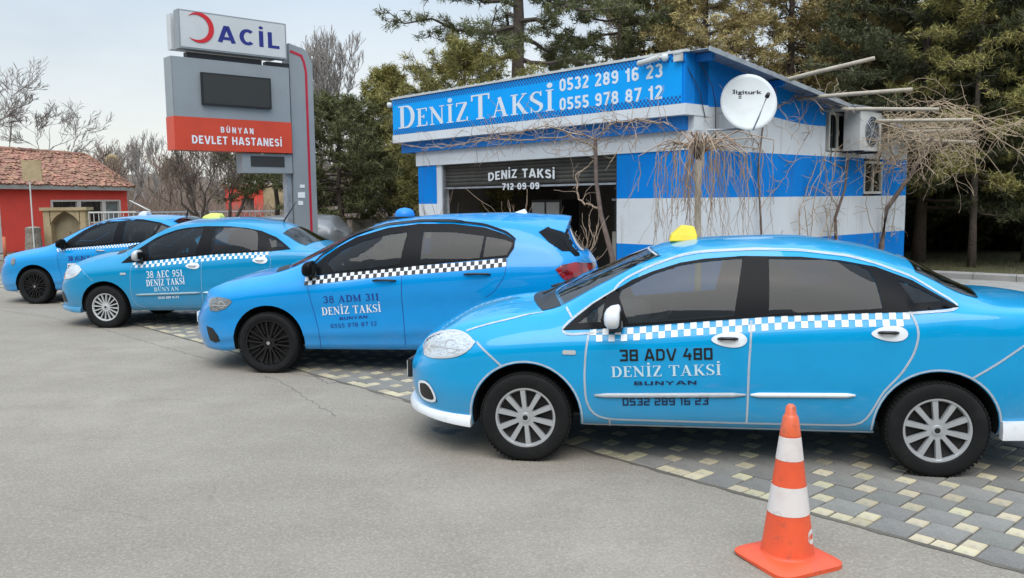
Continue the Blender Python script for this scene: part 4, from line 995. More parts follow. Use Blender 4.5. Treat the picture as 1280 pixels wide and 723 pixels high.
dlo(c3, z3((425, 320), (460, 280), (500, 244), (560, 204), (620, 172), (740, 136), (850, 122))+z4((65, 121), (200, 121), (320, 135), (400, 162), (433, 186), (430, 212), (405, 248), (300, 257), (100, 275), (5, 286))+z3((800, 285), (640, 300), (520, 310)),
    [z3((510, 268), (560, 225), (640, 188), (740, 162), (812, 153), (782, 272), (640, 290), (535, 300)), z4((90, 151), (200, 152), (318, 166), (300, 249), (76, 271)), z4((326, 168), (400, 181), (426, 193), (402, 239), (313, 247))], (3.10, 3.25, .54, .60, -.02, -.05))
def top_glass(c, u0, u1, hw0, hw1, bow0, bow1, name, m):
    n = 8; c.panel(name, [(u0+bow0*(v/hw0)**2, v) for v in [-hw0+2*hw0*i/n for i in range(n+1)]]+[(u1+bow1*(v/hw1)**2, v) for v in [hw1-2*hw1*i/n for i in range(n+1)]], m, lambda u, v: c.sp_top(u, v, .004))
top_glass(c3, -.10, .05, .62, .64, .12, .12, 'cowl', M['black'])
c3.both('rear_side_glass', c3.uz(z4((522, 152), (575, 124), (625, 104), (655, 118), (692, 172), (712, 210), (668, 224), (612, 224), (560, 190))), M['black_gloss'], .005)
mb = MB(); n = 8
for i in range(n): pass
rgl = [[(3.10+.16*q, v, 1.52-.28*q) for q in (0, .5, 1)] for v in (-.5, 0, .5)]
c3.both('tail_light', c3.uz(z4((585, 292), (610, 276), (660, 265), (733, 263), (738, 282), (690, 305), (655, 325), (630, 337), (612, 326))), M['red_lamp'], .008, grid=.02)
c3.both('headlight', c3.uz(z3((66, 412), (75, 400), (100, 396), (145, 405), (151, 415), (130, 438), (95, 450), (70, 447))), M['lamp_dark'], .006, grid=.02)
lamp_detail(c3, c3.uz(z3((66, 412), (75, 400), (100, 396), (145, 405), (151, 415), (130, 438), (95, 450), (70, 447))), 'hubcap')
z2b = zz(200, 400, 3.765)
c3.both('fog_recess', c3.uz(z2b((220, 28), (250, 40), (275, 75), (283, 100), (262, 107), (238, 95), (226, 60))), M['black'], .004, grid=.02)
mb = MB()
c3.ribbon(c3.uz([(384, 352), (391, 385), (399, 415), (402, 436)]), .005, c3.sides, .002, mb); c3.ribbon(c3.uz([(502.3, 345), (502, 373), (505.5, 410), (507.5, 438)]), .006, c3.sides, .002, mb)
c3.ribbon(c3.uz([(634, 325), (631, 345), (617, 366), (606, 372)]), .005, c3.sides, .002, mb)
mb.build('shut_line', M['blue_print'], c3.root)
for f_ in c3.sides: c3.ribbon(c3.uz(z3((430, 300), (500, 232), (620, 160), (740, 124), (850, 112))+z4((70, 111), (200, 111), (320, 125), (405, 155), (435, 182))), .020, [f_], .012).build('wind_deflector', M['black_gloss'], c3.root)
handle(c3, z3((680, 338), (770, 332)), None, M['black'], False); handle(c3, z4((240, 314), (342, 308)), None, M['black'], False)
mirror(c3, (393, 338), M['black_gloss'], (.15, .12, .10), .10)
for u in (0, 2.66):
    for sg in (-1, 1): wheel(c3, u, sg, .318, .205, .235, 'twin', M['alloy_black'])
tp = c3.uz([(382, 347), (416, 343), (446, 339.2), (490, 335.3), (540, 331.2), (590, 327.3), (636, 322.5)])
c3.checker(tp, 0, 2, .040, M['white_paint'], M['black_print'])
zN = zz(380, 340, 9.036)
c3.text('plate_lettering', '38 ADM 311', zN((220, 352))[0], zN((850, 316))[0], 8.2, M['blue_print'], font='serif')
c3.text('name_lettering', 'DENİZ TAKSİ', zN((205, 490))[0], zN((875, 450))[0], 9.6, M['white_print'], font='serif')
c3.text('town_lettering', 'BUNYAN', zN((400, 542))[0], zN((720, 520))[0], 3.2, M['blue_print'], font='box')
c3.text('phone_lettering', '0555 978 87 12', zN((300, 634))[0], zN((825, 603))[0], 4.8, M['blue_print'], font='serif')
# roof lamp, spoiler, aerial
q = c3.sp_top(c3.hit(483, 276).x, 0); mb = MB().lathe([(.11, 0), (.11, .035), (.095, .075), (.06, .10), (.001, .112)], 20, 'Z', q); mb.build('roof_lamp', M['blue_plastic'], c3.root, angle=40)
MB().box(q+Vector((0, 0, .004)), (.30, .34, .022)).build('roof_lamp_base', M['black'], c3.root)
q = c3.sp_top(2.55, 0); MB().add([q+Vector(v) for v in ((-.08, -.03, -.005), (.08, -.03, -.005), (.08, .03, -.005), (-.08, .03, -.005), (.05, -.008, .038), (.05, .008, .038))], [(0, 1, 4), (1, 2, 5, 4), (2, 3, 5), (3, 0, 4, 5), (0, 3, 2, 1)]).build('roof_aerial', M['steel'], c3.root)
vs = []
for v in [-.58+1.16*i/10 for i in range(11)]:
    a = c3.sp_top(2.86, v, .004); b = c3.sp_top(3.02, v, .012); k = .05*(v/.58)**2
    vs += [a, b, Vector((3.11-k, v, b.z-.014)), Vector((3.105-k, v, b.z-.038)), Vector((3.04, v, b.z-.05))]
MB().add(vs, [(i*5+k, i*5+(k+1) % 5, (i+1)*5+(k+1) % 5, (i+1)*5+k) for i in range(10) for k in range(5)]+[(0, 1, 2, 3, 4), tuple(50+k for k in range(5))]).build('roof_spoiler', c3.paint, c3.root, angle=40)
for c in (c3,): MB().box((c.uf-.01, 0, .50), (.02, .52, .115)).build('licence_plate', M['white_paint'], c.root)

# ---------- far left saloon
SED = dict(EGE); k_ = .958
for key in ('ze', 'zr'):
    SED[key] = [(u, .3+(z-.3)*k_) for u, z in EGE[key] if u < 2.3]
SED['zb'] = [(u, .3+(z-.3)*k_) for u, z in EGE['zb'] if u < 2.3]+[(2.5, 1.08), (3.0, 1.07), (3.4, 1.05), (3.6, .95)]
SED['ur'] = 3.6; SED['zr'] += [(2.5, 1.53), (2.8, 1.44), (3.1, 1.27), (3.25, 1.20), (3.5, 1.17), (3.6, 1.08)]; SED['ze'] += [(2.5, 1.42), (2.8, 1.27), (3.1, 1.14), (3.3, 1.12), (3.6, 1.02)]
SED['we'] = [(-1.04, .64), (-.3, .68), (.1, .69), (.5, .66), (.9, .63), (1.4, .61), (2.2, .61), (2.7, .63), (3.1, .70), (3.6, .74)]; SED['Lr'] = .7
c1 = Car(SED, (-8.5144, 15.0175), .1351, name='taxi', label='leftmost blue saloon taxi with black wheels, half hidden behind the teal one', paint=M['paint_left'], group=GROUP)
zl = zz(0, 240, 3.804)
dlo(c1, zl((285, 272), (330, 228), (400, 184), (470, 150), (530, 134), (600, 128), (680, 131), (760, 145), (830, 172), (800, 205), (720, 236), (560, 250), (420, 261)),
    [zl((350, 256), (365, 232), (420, 190), (500, 154), (566, 142), (538, 242), (440, 252)), zl((602, 138), (680, 139), (754, 152), (740, 180), (706, 230), (585, 242)), zl((768, 158), (812, 175), (790, 195), (730, 224))], (2.55, 3.1, .54, .62, -.03, -.06))
top_glass(c1, -.10, .05, .62, .64, .12, .12, 'cowl', M['black'])
c1.both('headlight', c1.uz(zl((52, 330), (62, 312), (76, 318), (72, 340), (58, 352))), M['lamp_dark'], .006, grid=.02)
c1.both('tail_light', [(3.3, .9), (3.45, .92), (3.5, 1.02), (3.3, 1.04)], M['red_lamp'], .006)
mb = MB(); c1.ribbon(c1.uz([(72.5, 316), (74, 335), (80, 355), (84, 366)]), .005, c1.sides, .002, mb); c1.ribbon(c1.uz([(141, 306), (141.5, 330), (146, 366)]), .005, c1.sides, .002, mb); mb.build('shut_line', M['blue_print'], c1.root)
handle(c1, zl((455, 282), (500, 279)), None, M['hubcap'], False); handle(c1, [(187, 309), (200, 308)], None, M['hubcap'], False)
mirror(c1, (81.5, 306), M['black_gloss'], (.14, .12, .10), .10)
for u in (0, 2.66):
    for sg in (-1, 1): wheel(c1, u, sg, .312, .205, .225, 'twin', M['alloy_black'])
tp = c1.uz(zl((272, 271), (340, 262), (420, 257), (500, 253), (600, 247), (690, 241), (760, 236)))
c1.checker(tp, 0, 2, .028, M['white_paint'])
zk1 = zz(60, 290, 12.05)
c1.text('plate_lettering', '38 AUN 16', zk1((310, 440))[0], zk1((640, 425))[0], 6, M['blue_print'], font='sans', bold=.02)
p = c1.uz([(84.5, 336.6), (125, 334), (125, 328), (84.5, 329.6)]); c1.panel('door_sticker', p, M['white_print'], lambda u, z: c1.sp_side(u, z, .003))
c1.text('sticker_lettering', 'DENİZ TAKSİ', (86, 335.4), (121, 333.2), 3.6, M['black_print'], font='sans', bold=.02)
roof_sign(c1, (148, 272), M['sign_white'], .17, .2, .07)
q = c1.sp_top(2.48, 0); MB().tube([q, q+Vector((0, 0, .02)), q+Vector((.05, 0, .16))], [.02, .016, .006], 6).build('antenna', M['black'], c1.root)

for o in bpy.data.objects:
    if any(k in o.name for k in ('lettering', 'shut_line', 'wheel_bolts')): o['kind'] = 'stuff'

# ------------------------------------------------------------------ taxi office
BT = .8332; BC = Vector((2.675, 13.1285)); SDV = Vector((math.sin(BT), math.cos(BT))); FDV = Vector((-math.cos(BT), math.sin(BT)))
office = empty('taxi_office', (BC.x, BC.y, 0), 0, 'blue and white striped flat-roofed taxi office with a large lettered banner', 'building')
def B(a, s, z): q = FDV*a+SDV*s; return Vector((q.x, q.y, z))            # office-local point
def Bw(a, s, z): q = B(a, s, z); return Vector((q.x+BC.x, q.y+BC.y, z))
def bbox(mb, a0, a1, s0, s1, z0, z1, mi=0):
    vs = [B(a, s, z) for z in (z0, z1) for a, s in ((a0, s0), (a1, s0), (a1, s1), (a0, s1))]
    mb.add(vs, [(0, 1, 2, 3), (7, 6, 5, 4), (0, 4, 5, 1), (1, 5, 6, 2), (2, 6, 7, 3), (3, 7, 4, 0)], mi); return mb
def part(name, m, *boxes, parent=None):
    mb = MB()
    for b in boxes: bbox(mb, *b)
    return mb.build(name, m, parent or office)
W0 = .24; D = 8.0
# roof height falls towards the back
def rz_(s): return 3.98-.125*max(0, s-.2)
# front wall right of the opening and side wall, in painted bands; the bands are the wall's own pieces stacked
def wavy(s, z0): return z0+.05*math.sin(s*1.9+.6)
part('wall_band', M['wall_blue'], (-.0, 1.57, W0, W0+.2, 0, 1.0)); part('wall_band', M['wall_white'], (-.0, 1.57, W0, W0+.2, 1.0, 1.76)); part('wall_band', M['wall_blue'], (-.0, 1.57, W0, W0+.2, 1.76, 2.51))
part('wall_band', M['wall_blue'], (0, .2, W0+.2, D, 0, 1.0)); part('wall_band', M['wall_white'], (0, .2, W0+.2, D, 1.0, 1.76))
win_s = [(5.98, 6.80, 1.80, 2.46), (4.48, 5.20, 2.62, 3.34)]
part('wall_band', M['wall_blue'], (0, .2, W0+.2, 5.98, 1.76, 2.51)); part('wall_band', M['wall_blue'], (0, .2, 6.80, D, 1.76, 2.51))
# white band with wavy top edge and blue gable band above
n = 60; mw = MB(); mbl = MB()
def ztop(s): return 3.13+.07*math.sin((s-.3)*1.15+.5)
S_ = [W0+(D-W0)*i/n for i in range(n+1)]
def hole(s0, s1): return s0 > 4.48-.13 and s1 < 5.20+.13
for s0, s1 in zip(S_, S_[1:]):
    segs = []
    if hole(s0, s1): segs = [(mw, 2.51, 2.51, 2.60, 2.60), (mbl, 3.38, 3.38, rz_(s0), rz_(s1))]
    else: segs = [(mw, 2.51, 2.51, ztop(s0), ztop(s1)), (mbl, ztop(s0), ztop(s1), rz_(s0), rz_(s1))]
    for m_, a, b, c, d in segs:
        if c-a < .002: continue
        vs = [B(x, s, z) for x in (0, .2) for s, z in ((s0, a), (s1, b), (s1, d), (s0, c))]
        m_.add(vs, [(0, 3, 2, 1), (4, 5, 6, 7), (0, 1, 5, 4), (1, 2, 6, 5), (2, 3, 7, 6), (3, 0, 4, 7)])
mw.build('wall_band', M['wall_white'], office); mbl.build('wall_band', M['wall_blue'], office)
# left pillar, back and far walls, ceiling, floor slab
part('pillar', M['wall_blue'], (6.62, 7.25, W0, W0+.25, 1.69, 2.51)); part('pillar', M['wall_white'], (6.62, 7.25, W0, W0+.25, .95, 1.69)); part('pillar', M['wall_blue'], (6.62, 7.25, W0, W0+.25, 0, .95))
part('outer_wall', M['wall_white'], (7.05, 7.25, W0+.25, D, 0, 3.0)); part('outer_wall', M['wall_white'], (.2, 7.05, D-.2, D, 0, 3.0))
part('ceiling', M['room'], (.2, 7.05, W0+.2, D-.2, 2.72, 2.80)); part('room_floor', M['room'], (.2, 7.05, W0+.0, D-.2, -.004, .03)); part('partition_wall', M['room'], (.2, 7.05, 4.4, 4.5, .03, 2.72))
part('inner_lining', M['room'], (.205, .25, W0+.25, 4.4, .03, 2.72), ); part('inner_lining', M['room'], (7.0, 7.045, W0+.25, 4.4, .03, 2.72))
# beams above the opening
part('lintel', M['wall_white'], (.0, 7.30, W0-.02, W0+.30, 2.51, 2.81)); part('beam', M['trim_blue'], (.12, 7.72, W0-.10, W0+.35, 2.81, 3.03))
part('opening_jamb', M['wall_white'], (6.45, 6.62, W0+.02, W0+.22, 0, 2.51))  # white wall strip between the left pillar and the opening
# banner box
part('fascia_white', M['wall_white'], (-.012, 7.83, -.012, .6, 3.03, 3.20)); part('fascia_core', M['wall_blue'], (0, 7.82, .0, .6, 3.20, 3.965))
ban = part('banner', M['banner'], (.06, 7.80, -.012, -.002, 3.205, 3.955))
part('parapet_rail', M['ac'], (-.02, 7.86, -.035, .08, 3.965, 4.005))
mb = MB(); 
for i in range(26):
    a = .3+i*.29+random.uniform(-.06, .06); mb.add([B(a, -.03, 4.004), B(a+.05, -.03, 4.004), B(a+.05, .02, 4.004), B(a, .02, 4.004), B(a+.02, -.01, 4.03)], [(0, 1, 4), (1, 2, 4), (2, 3, 4), (3, 0, 4)])
mb.build('rail_clips', M['steel'], office)['kind'] = 'stuff'
mb = MB(); c_ = .0385
for row0, z0 in ((0, 3.955), (0, 3.205+3*c_)):
    for i in range(int(7.72/c_)):
        for r in range(3):
            if (i+r) % 2: continue
            a = .07+i*c_; z = z0-r*c_; mb.add([B(a, -.0145, z), B(a+c_, -.0145, z), B(a+c_, -.0145, z-c_), B(a, -.0145, z-c_)], [(0, 1, 2, 3)])
mb.build('checker_border', M['banner_dark'], ban)['kind'] = 'stuff'
def banner_text(s, a_left, a_right, z, cap, m, font, small=None, name='letter', s0=-.016, par=None, bold=.03, each=True, gap=.06):
    g, wd = text2d(s, font=font, small=small, bold=bold, gap=gap); sx = (a_left-a_right)/wd
    # one object per letter
    letters = []; cur = None; xs = 0
    groups = {}
    for vs, fs, lay in g:
        cx = sum(v[0] for v in vs)/len(vs); groups.setdefault(lay, []).append((vs, fs, lay, cx))
    if not each:
        mb = MB()
        for vs, fs, lay in g: mb.add([B(a_left-x*sx, s0-lay*.0006, z+y*cap) for x, y in vs], fs)
        o = mb.build(name, m, par or ban); o['kind'] = 'stuff'; return
    x = 0
    for i, ch in enumerate(s):
        if ch == ' ': x += .42; continue
        g1, w1 = text2d(ch, font=font, small=([0] if (small is None or i in small) else [9]), bold=bold)
        mb = MB()
        for vs, fs, lay in g1: mb.add([B(a_left-(x+u)*sx, s0-lay*.0006, z+y*cap) for u, y in vs], fs)
        mb.build(name, m, par or ban); x += w1+gap
banner_text('DENİZ', 7.60, 5.17, 3.325, .475, M['banner_white'], 'serif', small=[0], gap=.05)
banner_text('TAKSİ', 5.10, 2.79, 3.325, .475, M['banner_white'], 'serif', small=[0], gap=.05)
banner_text('0532 289 16 23', 2.67, .42, 3.635, .215, M['banner_white'], 'cond', gap=.10)
banner_text('0555 978 87 12', 2.67, .42, 3.305, .215, M['banner_white'], 'cond', gap=.10)
# roof: corrugated sheet with eaves over the side wall
mb = MB(); N = 90
for i in range(N):
    s0, s1 = .0+8.6*i/N, .0+8.6*(i+1)/N; dz0, dz1 = .018*(i % 2), .018*((i+1) % 2)
    vs = [B(a, s, rz_(s)+.03+dz+k+(-.05 if a < 0 else 0)) for k in (0, .012) for s, dz in ((s0, dz0), (s1, dz1)) for a in (-.42, 7.6)]
    mb.add(vs, [(0, 1, 3, 2), (4, 6, 7, 5), (0, 4, 5, 1), (2, 3, 7, 6), (0, 2, 6, 4), (1, 5, 7, 3)])
rf = mb.build('roof', M['steel'], office)
vs = []
part('eaves_board', M['trim_blue'], (-.30, 0, .25, .33, 3.84, 3.95)); part('eaves_board', M['trim_blue'], (-.36, 0, 2.2, 2.28, 3.60, 3.70))
mb = MB(); mb.bar(B(-.425, .0, rz_(0)-.02), B(-.425, 8.6, rz_(8.6)-.03), .02, .07); mb.build('roof_edge_strip', M['steel'], office)
# roller shutter, half lowered, slat by slat
zb0, zb1 = 2.02, 2.50
for i in range(6):
    z = zb0+.035+i*.075
    mb = MB(); vs = []
    for k in range(5):
        q = k/4; vs += [B(a, W0+.12-.016*math.sin(math.pi*q), z+.072*q) for a in (1.60, 6.46)]
    mb.add(vs, [(k*2, k*2+1, k*2+3, k*2+2) for k in range(4)]); mb.build('shutter_slat', M['shutter'], office, smooth=True)
part('shutter_bottom_bar', M['steel'], (1.59, 6.46, W0+.09, W0+.14, 2.0, 2.035)); part('shutter_guide', M['steel'], (6.42, 6.47, W0+.04, W0+.14, 0, 2.5)); part('shutter_guide', M['dark_metal'], (1.58, 1.62, W0+.04, W0+.14, 0, 2.5))
win = part('window_sign_glass', M['room_dark'], (3.0, 5.1, W0+.10, W0+.103, 2.0, 2.40)) if False else None
par_ = office
# arched lettering on the shutter glass
def arch_text(s, a_left, a_right, zc, sag, cap):
    g, wd = text2d(s, font='cond', gap=.10); sx = (a_left-a_right)/wd; mb = MB()
    for vs, fs, lay in g:
        mb.add([B(a_left-x*sx, W0+.05-lay*.0006, zc-sag*(2*x/wd-1)**2+y*cap) for x, y in vs], fs)
    o = mb.build('shutter_lettering', M['white_print'], office); o['kind'] = 'stuff'
arch_text('DENİZ TAKSİ', 4.97, 3.10, 2.18, .05, .165)
banner_text('712 09 09', 4.55, 3.50, 1.955, .125, M['white_print'], 'cond', name='shutter_lettering', s0=W0+.045, par=office, gap=.10, each=False)
# room contents seen through the opening
def thing_box(name, label, cat, m, *boxes):
    t = empty(name, (BC.x, BC.y, 0), 0, label, cat)
    return t
cab = thing_box('display_cabinet', 'low white drinks cabinet standing inside the dark office doorway', 'cabinet', M['ac'])
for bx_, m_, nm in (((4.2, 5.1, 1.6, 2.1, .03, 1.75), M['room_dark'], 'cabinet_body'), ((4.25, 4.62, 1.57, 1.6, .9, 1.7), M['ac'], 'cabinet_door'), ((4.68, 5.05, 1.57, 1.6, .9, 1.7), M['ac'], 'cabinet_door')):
    mb = MB(); bbox(mb, *bx_); mb.build(nm, m_, cab)
fr = thing_box('wall_shelf', 'dim beige shelf unit behind the office doorway', 'shelf', M['beige_box'])
for bx_, m_, nm in (((2.6, 3.6, 2.6, 3.0, .03, 2.3), M['room'], 'shelf_back'), ((2.62, 3.58, 2.5, 2.6, 1.55, 1.60), M['beige_box'], 'shelf_board'), ((2.62, 3.58, 2.5, 2.6, 1.95, 2.0), M['beige_box'], 'shelf_board')):
    mb = MB(); bbox(mb, *bx_); mb.build(nm, m_, fr)
tv = thing_box('coffee_machine', 'black machine with a metal hood beside the right door jamb inside', 'machine', M['black'])
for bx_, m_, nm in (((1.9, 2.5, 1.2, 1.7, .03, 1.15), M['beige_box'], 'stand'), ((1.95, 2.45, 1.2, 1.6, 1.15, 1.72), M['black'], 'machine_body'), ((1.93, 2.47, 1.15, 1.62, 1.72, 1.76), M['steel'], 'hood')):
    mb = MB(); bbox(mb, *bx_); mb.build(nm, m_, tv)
# windows of the side wall
for (s0, s1, z0, z1) in win_s:
    fr_ = MB()
    for b in ((0-.015, .06, s0, s0+.05, z0, z1), (-.015, .06, s1-.05, s1, z0, z1), (-.013, .06, s0+.05, s1-.05, z0, z0+.05), (-.013, .06, s0+.05, s1-.05, z1-.05, z1), (-.012, .05, (s0+s1)/2-.02, (s0+s1)/2+.02, z0+.05, z1-.05)): bbox(fr_, *b)
    f = fr_.build('window', M['ac'], office); f['kind'] = 'part' if False else f.get('kind', '') or ''
    del f['kind']
    g = MB(); bbox(g, .02, .03, s0+.05, s1-.05, z0+.05, z1-.05); g.build('window_pane', M['glass'], f)
# CCTV cameras, bracket box, dish, air conditioner, cables
def lamp_tube(name, label, cat, p, d, m): pass
t = empty('security_camera', Bw(.55, -.10, 3.86), 0, 'white tube security camera at the right end of the banner', 'camera')
MB().tube([B(.28, 0, .02), B(-.12, 0, .06)], .045, 12).build('camera_body', M['ac'], t, angle=30); MB().tube([B(-.12, .0, .06), B(-.16, .06, .08)], .022, 8).build('bracket', M['ac'], t)
MB().lathe([(.001, .06), (.04, .055), (.055, .02), (.055, -.02), (.035, -.05), (.001, -.06)], 14, 'Z', B(-.22, .02, .05)).build('camera_dome', M['dish'], t, smooth=True)
t = empty('junction_box', Bw(.10, -.05, 3.83), 0, 'small beige junction box on the banner corner', 'box')
mb = MB(); bbox(mb, -.07, .07, -.03, .03, -.0, .12); mb.build('housing', M['ac'], t); mb = MB(); bbox(mb, -.075, .075, -.036, -.03, .10, .125); mb.build('lid', M['steel'], t)
t = empty('security_camera', Bw(7.86, -.05, 3.86), 0, 'small white dome camera hanging at the left end of the banner', 'camera')
MB().lathe([(.001, .05), (.05, .05), (.062, .0), (.05, -.04), (.025, -.065), (.001, -.07)], 14, 'Z', B(0, 0, 0)).build('camera_body', M['dish'], t, smooth=True)
MB().lathe([(.001, -.075), (.022, -.068), (.03, -.05)], 10, 'Z', B(0, 0, 0)).build('camera_lens', M['black'], t, smooth=True)
# dish: faces out of the side wall, turned to the camera side
dc = Bw(-.55, .90, 3.24); dn = Vector((-.02, -1, .28)).normalized()
t = empty('satellite_dish', dc, 0, 'large white satellite dish with dark lettering on the office side wall', 'satellite dish')
dx = dn.cross(Vector((0, 0, 1))).normalized()*-1; dx = Vector((1, -.05, 0)).normalized(); dz = dx.cross(dn); dz = dz if dz.z > 0 else -dz
def DP(x, z, y=0): return dx*x+dz*z-dn*(.10-.30*(x*x+z*z))*1+dn*y
rad = .435; vs = [DP(0, 0)]; fs = []
for i in range(1, 9):
    for k in range(40): a = 2*math.pi*k/40; vs.append(DP(rad*i/8*math.cos(a), rad*1.06*i/8*math.sin(a)))
for k in range(40): fs.append((0, 1+k, 1+(k+1) % 40))
for i in range(7):
    for k in range(40): fs.append((1+i*40+k, 1+(i+1)*40+k, 1+(i+1)*40+(k+1) % 40, 1+i*40+(k+1) % 40))
o = MB().add(vs, fs).build('reflector', M['dish'], t, smooth=True); sm = o.modifiers.new('s', 'SOLIDIFY'); sm.thickness = .008; sm.offset = 0
mb = MB()
g, wd = text2d('igiturk', font='sans', bold=.03, gap=.05); sc_ = .40/wd
lower = {}
x0_ = -.195
for vs_, fs_, lay in g: mb.add([DP(x0_+x*sc_+.012, .155+(y if 1 else 0)*.058-.02*(x*sc_), .008) for x, y in vs_], fs_)
for p in (((-.235, .215), (-.205, .185)), ((-.235, .155), (-.205, .185)), ((-.205, .15), (-.205, .225))):
    vs_, fs_ = stroke_quads(p, .014); mb.add([DP(x, z, .008) for x, z in vs_], fs_)
for p in (((-.135, .115), (-.105, .115), (-.105, .085), (-.135, .085), (-.135, .115)),):
    vs_, fs_ = stroke_quads(p, .011); mb.add([DP(x, z, .008) for x, z in vs_], fs_)
lo = mb.build('dish_lettering', M['black_print'], o); lo['kind'] = 'stuff'
MB().tube([DP(.04, -.46), DP(.10, -.30, .18), DP(.20, -.02, .36)], .013, 6).build('feed_arm', M['steel'], t)
MB().tube([DP(.20, -.03, .33), DP(.205, -.01, .40)], [.035, .028], 10).build('feed_horn', M['black'], t)
mb = MB(); mb.tube([DP(0, 0, -.05), DP(-.02, -.35, -.16), B(.60, -.25, -.62)], .022, 6); mb.tube([B(.58, -.30, -.42), DP(-.05, -.38, -.14)], .018, 6); mb.build('wall_bracket', M['steel'], t)
# air conditioner
acp = (BC.x-FDV.x*.42, BC.y-FDV.y*.42); ac0, acz0 = onp(1073, 190, acp, (SDV.x, SDV.y)); ac1, acz1 = onp(1101, 138, acp, (SDV.x, SDV.y)); _, acz1 = onp(1065, 137, acp, (SDV.x, SDV.y)); acL = ac1-ac0; acH = acz1-acz0
print('ac', ac0, acL, acz0, acH)
t = empty('air_conditioner', Bw(-.04, ac0, acz0), 0, 'white outdoor air conditioner unit with a round fan grille on the side wall', 'air conditioner')
mb = MB(); bbox(mb, -.40, -.08, .0, acL, .03, acH); mb.build('casing', M['ac'], t)
ring = MB(); cen = B(-.41, acL*.56, acH*.52)
for rr in (.06, .12, .18, .235, .28):
    pth = [cen+(SDV.to_3d()*math.cos(a)+Vector((0, 0, 1))*math.sin(a))*rr for a in [2*math.pi*k/24 for k in range(25)]]; ring.tube(pth, .007, 4)
for k in range(6):
    a = math.pi*k/6; v_ = (SDV.to_3d()*math.cos(a)+Vector((0, 0, 1))*math.sin(a))*.285; ring.tube([cen-v_, cen+v_], .006, 4)
ring.build('fan_grille', M['steel'], t)
MB().add([cen+FDV.to_3d()*.008+(SDV.to_3d()*math.cos(a)+Vector((0, 0, 1))*math.sin(a))*.28 for a in [2*math.pi*k/24 for k in range(24)]], [tuple(range(24))]).build('fan_opening', M['room_dark'], t)
for s_ in (.15, acL-.15): mb = MB(); bbox(mb, -.42, .0, s_-.02, s_+.02, -.01, .03); mb.build('bracket', M['dark_metal'], t)
mb = MB(); bbox(mb, -.46, .0, -.35, acL+.1, acH+.05, acH+.08); mb.build('rain_cover', M['steel'], t)
# pergola poles reaching out from the roof
pp = [((957, 88), (1093, 73), 2.3), ((1010, 113), (1140, 112), 3.3), ((1030, 133), (1173, 137), 4.2), ((1075, 146), (1215, 150), 5.5), ((1110, 158), (1213, 163), 6.8), ((1130, 178), (1220, 178), 7.6)]
wordsp = ['highest pale pole reaching out from the office roof edge', 'second pale pole from the top over the side vines', 'long pale pole above the air conditioner', 'pale pole under the three highest ones, past the air conditioner', 'thin pale pole low among the far vine twigs', 'lowest pale pole near the far corner of the office']
for (p0, p1, s_), lb in zip(pp, wordsp):
    za = rz_(s_)-.10; A = Bw(.3, s_, za)
    # length from where its tip is seen
    a_, z_ = onp(*p1, (BC.x+SDV.x*s_, BC.y+SDV.y*s_), (FDV.x, FDV.y)); a_ = max(a_, -3.6)
    Bq = Bw(a_, s_, z_)
    o = MB().tube([Vector((0, 0, 0)), (Bq-A)*.5+Vector((0, 0, .01)), Bq-A], [.040, .036, .032], 8).build('pergola_pole', M['wood'], None, smooth=True); o.location = A
    tag(o, lb, 'pole', 'pergola poles on the office side')
cb = MB()
cb.tube([Bw(-.01, .3, 3.9), Bw(-.10, .55, 3.5), Bw(-.04, .75, 3.2), Bw(-.01, .8, 2.6)], .008, 4); cb.tube([Bw(.02, -.03, 3.85), Bw(-.05, .3, 3.4), Bw(-.02, .5, 3.0)], .008, 4); cb.tube([Bw(-.02, 4.6, 3.3), Bw(-.03, 4.55, 2.4), Bw(-.02, 5.2, 2.3)], .010, 4)
tag(cb.build('hanging_cable', M['dark_metal']), 'thin dark cables drooping down the office corner by the dish', 'cable')['kind'] = 'stuff'

# ------------------------------------------------------------------ hospital sign
SP0 = Vector((-4.75, 18.0)); SG = Vector((SDV.x, SDV.y)); SN = Vector((SG.y, -SG.x))        # SN faces the camera side
sign = empty('hospital_sign', (SP0.x, SP0.y, 0), 0, 'tall grey hospital sign pylon with a red crescent board and dark display', 'sign')
def SPt(px, py, off=0):            # along, height on the sign plane (off = towards the viewer)
    return onp(px, py, (SP0.x+SN.x*off, SP0.y+SN.y*off), (SG.x, SG.y))
def SL(s, z, off=0): q = SG*s+SN*off; return Vector((q.x, q.y, z))
def slab(name, pts, o0, o1, m, parent=None, angle=None):
    n = len(pts); mb = MB(); mb.add([SL(s, z, o0) for s, z in pts]+[SL(s, z, o1) for s, z in pts], [tuple(range(n)), tuple(range(2*n-1, n-1, -1))]+[(i, n+i, n+(i+1) % n, (i+1) % n) for i in range(n)])
    return mb.build(name, m, parent or sign)
def quad(a, b, c, d, off=0): return [SPt(*p, off) for p in (a, b, c, d)]
def rect(p, q, off=0):            # upright rectangle from two opposite corners
    (a, z0), (b, z1) = SPt(*p, off), SPt(*q, off); return [(a, z0), (b, z0), (b, z1), (a, z1)]
# board on top
(a0, zt0), (a1, zt1) = SPt(221.8, 7.7, .12), SPt(357.3, 32.9, .12); (_, zb0), (_, zb1) = SPt(221.8, 57.3, .12), SPt(358.5, 76.7, .12)
zt, zb = (zt0+zt1)/2, (zb0+zb1)/2
slab('top_board', [(a0, zt), (a1, zt), (a1, zb), (a0, zb)], -.10, .12, M['grey_metal']); slab('top_board_face', [(a0+.03, zt-.03), (a1-.03, zt-.03), (a1-.03, zb+.03), (a0+.03, zb+.03)], .121, .128, M['sign_white'])
slab('top_board', [(a0-.02, zt-.03), (a1-.1, zt-.03), (a1-.1, zb+.02), (a0-.02, zb+.02)], -.42, -.22, M['sign_white'])
tb = sign
